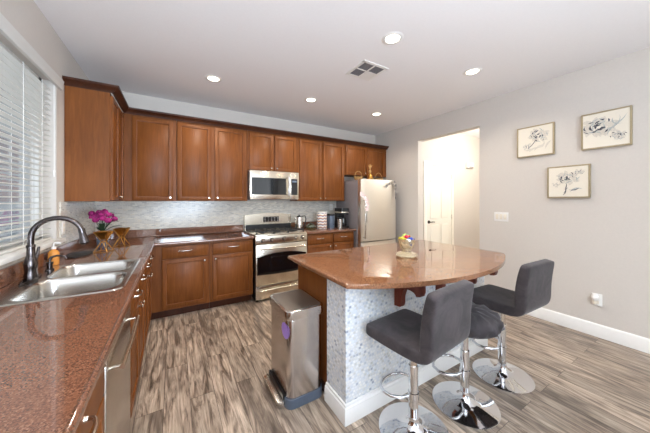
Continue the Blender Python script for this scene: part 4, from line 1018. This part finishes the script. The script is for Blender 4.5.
def bloom(blob, rng, bs, cu, cv, R, n=11):
    for i in range(n):
        a = 2 * PI * i / n + rng.uniform(-0.2, 0.2); r = R * rng.uniform(0.45, 0.95)
        blob(bs[2], cu + r * math.cos(a), cv + 0.8 * r * math.sin(a), a + rng.uniform(-0.4, 0.4), R * 0.8, R * 0.26)
    for i in range(n):
        a = 2 * PI * i / n + rng.uniform(-0.3, 0.3); r = R * rng.uniform(0.35, 1.0)
        blob(bs[1], cu + r * math.cos(a), cv + 0.8 * r * math.sin(a), a + PI / 2 + rng.uniform(-0.6, 0.6), R * 0.65, R * 0.05)
    for i in range(int(n * 1.5)):
        a = rng.uniform(0, 2 * PI); r = R * rng.uniform(0.05, 1.0)
        blob(bs[0], cu + r * math.cos(a), cv + 0.8 * r * math.sin(a), a + PI / 2 + rng.uniform(-0.7, 0.7), R * rng.uniform(0.3, 0.55), R * rng.uniform(0.03, 0.075))
def finish(t, bs):
    for b, m, nm in zip(bs, ('ink', 'ink2', 'ink3'), ('dark_brushwork', 'grey_brushwork', 'pale_brushwork')): P(nm, b, m, t)
t, bl, rg = painting(1.118, 1.474, 1.903, 2.264, 'framed flower painting nearest the doorway, upper left of the three', 11)
bs = [B(), B(), B()]; bloom(bl, rg, bs, 0.10, 0.16, 0.24); bloom(bl, rg, bs, -0.20, -0.16, 0.12, 6)
for i in range(5): bl(bs[2], -0.15 + 0.12 * i, -0.28 + 0.03 * i, 0.2 + 0.2 * i, 0.3, 0.03)
bl(bs[0], -0.05, -0.10, 0.9, 0.4, 0.010); finish(t, bs)
t, bl, rg = painting(0.556, 0.898, 1.903, 2.268, 'framed peony painting at upper right, farthest from the doorway', 23)
bs = [B(), B(), B()]; bloom(bl, rg, bs, -0.12, 0.10, 0.30, 13); bloom(bl, rg, bs, 0.24, -0.22, 0.15, 8)
for i in range(4): bl(bs[1], 0.10 + 0.06 * i, 0.0 + 0.05 * i, 0.9, 0.45, 0.010)
finish(t, bs)
t, bl, rg = painting(0.832, 1.178, 1.409, 1.757, 'framed painting of a long-stemmed flower, lowest of the three', 31)
bs = [B(), B(), B()]; bloom(bl, rg, bs, 0.02, 0.12, 0.24); bloom(bl, rg, bs, 0.26, 0.28, 0.10, 6); bloom(bl, rg, bs, -0.28, -0.08, 0.09, 5)
for i in range(5): bl(bs[0], -0.02 - 0.01 * i, -0.12 - 0.06 * i, 1.4 - 0.1 * i, 0.16, 0.010)
bl(bs[1], 0.18, -0.22, 0.3, 0.3, 0.025); bl(bs[0], 0.16, -0.26, 0.2, 0.25, 0.012); finish(t, bs)
f = XR - 0.0003
t = thing('light_switch', 'white triple light switch plate between doorway and paintings', 'switch', (XR, 1.665, 1.167))
P('plate', B().box(f - 0.006, f, 1.582, 1.748, 1.108, 1.226, 0.002), 'white', t)
for k in range(3): P('rocker', B().box(f - 0.0095, f - 0.0055, 1.618 + k * 0.047 - 0.017, 1.618 + k * 0.047 + 0.017, 1.134, 1.200, 0.002), 'canvas', t)
t = thing('wall_outlet', 'white outlet plate low on the right wall above the baseboard', 'outlet', (XR, 0.79, 0.375))
P('plate', B().box(f - 0.006, f, 0.752, 0.828, 0.312, 0.436, 0.002), 'white', t)
for dz in (-0.026, 0.026): P('socket', B().box(f - 0.0085, f - 0.0055, 0.773, 0.807, 0.374 + dz - 0.015, 0.374 + dz + 0.015, 0.001), 'canvas', t)
t = thing('air_freshener', 'white plug-in air freshener in the low right wall outlet', 'air freshener', (XR - 0.01, 0.795, 0.395))
P('housing', B().sph((f - 0.036, 0.797, 0.402), 0.034, 16, (0.75, 0.85, 1.15)), 'white', t)
P('refill', B().cyl((f - 0.036, 0.797, 0.335), (f - 0.036, 0.797, 0.372), 0.016, 0.018, 16), 'canvas', t)
t = thing('door_chime', 'small white door chime box high on the hallway wall', 'chime', (6.22, 3.059, 2.12))
P('cover', B().box(6.11, 6.33, 3.0, 3.0594, 2.06, 2.18, 0.012), 'white', t); P('grille', B().box(6.14, 6.30, 2.996, 3.001, 2.07, 2.095, 0.001, 1), 'petalg', t)

# ------------------------------------------------------------------ garden outside the window
rng = random.Random(9)
for (gx, gy, h_, lab) in ((-2.7, 3.3, 1.7, 'tall green shrub outside the sink window, far side'), (-2.9, 5.2, 1.5, 'green shrub outside the window toward the garden corner')):
    t = thing('garden_shrub', lab, 'shrub', (gx, gy, -0.06), 'shrubs outside the window')
    b = B(); b.tube([(gx, gy, -0.06), (gx + 0.03, gy, h_ * 0.5)], [0.05, 0.03], 8); P('trunk', b, 'wood_dark', t)
    b = B()
    for k in range(420):
        a, c = rng.uniform(0, 2 * PI), rng.uniform(0, 1); rr = 0.55 * math.sqrt(rng.random()) * math.sin(PI * min(0.95, 0.15 + 0.8 * c))
        p = Vector((gx + rr * math.cos(a), gy + rr * math.sin(a), 0.1 + c * h_)); d = Vector((rng.uniform(-1, 1), rng.uniform(-1, 1), rng.uniform(-0.5, 1))).normalized(); s_ = d.orthogonal().normalized()
        q = [b.bm.verts.new(p - d * 0.07), b.bm.verts.new(p + s_ * 0.035), b.bm.verts.new(p + d * 0.08), b.bm.verts.new(p - s_ * 0.035)]; b.bm.faces.new(q)
    P('foliage', b, 'hedge', t)
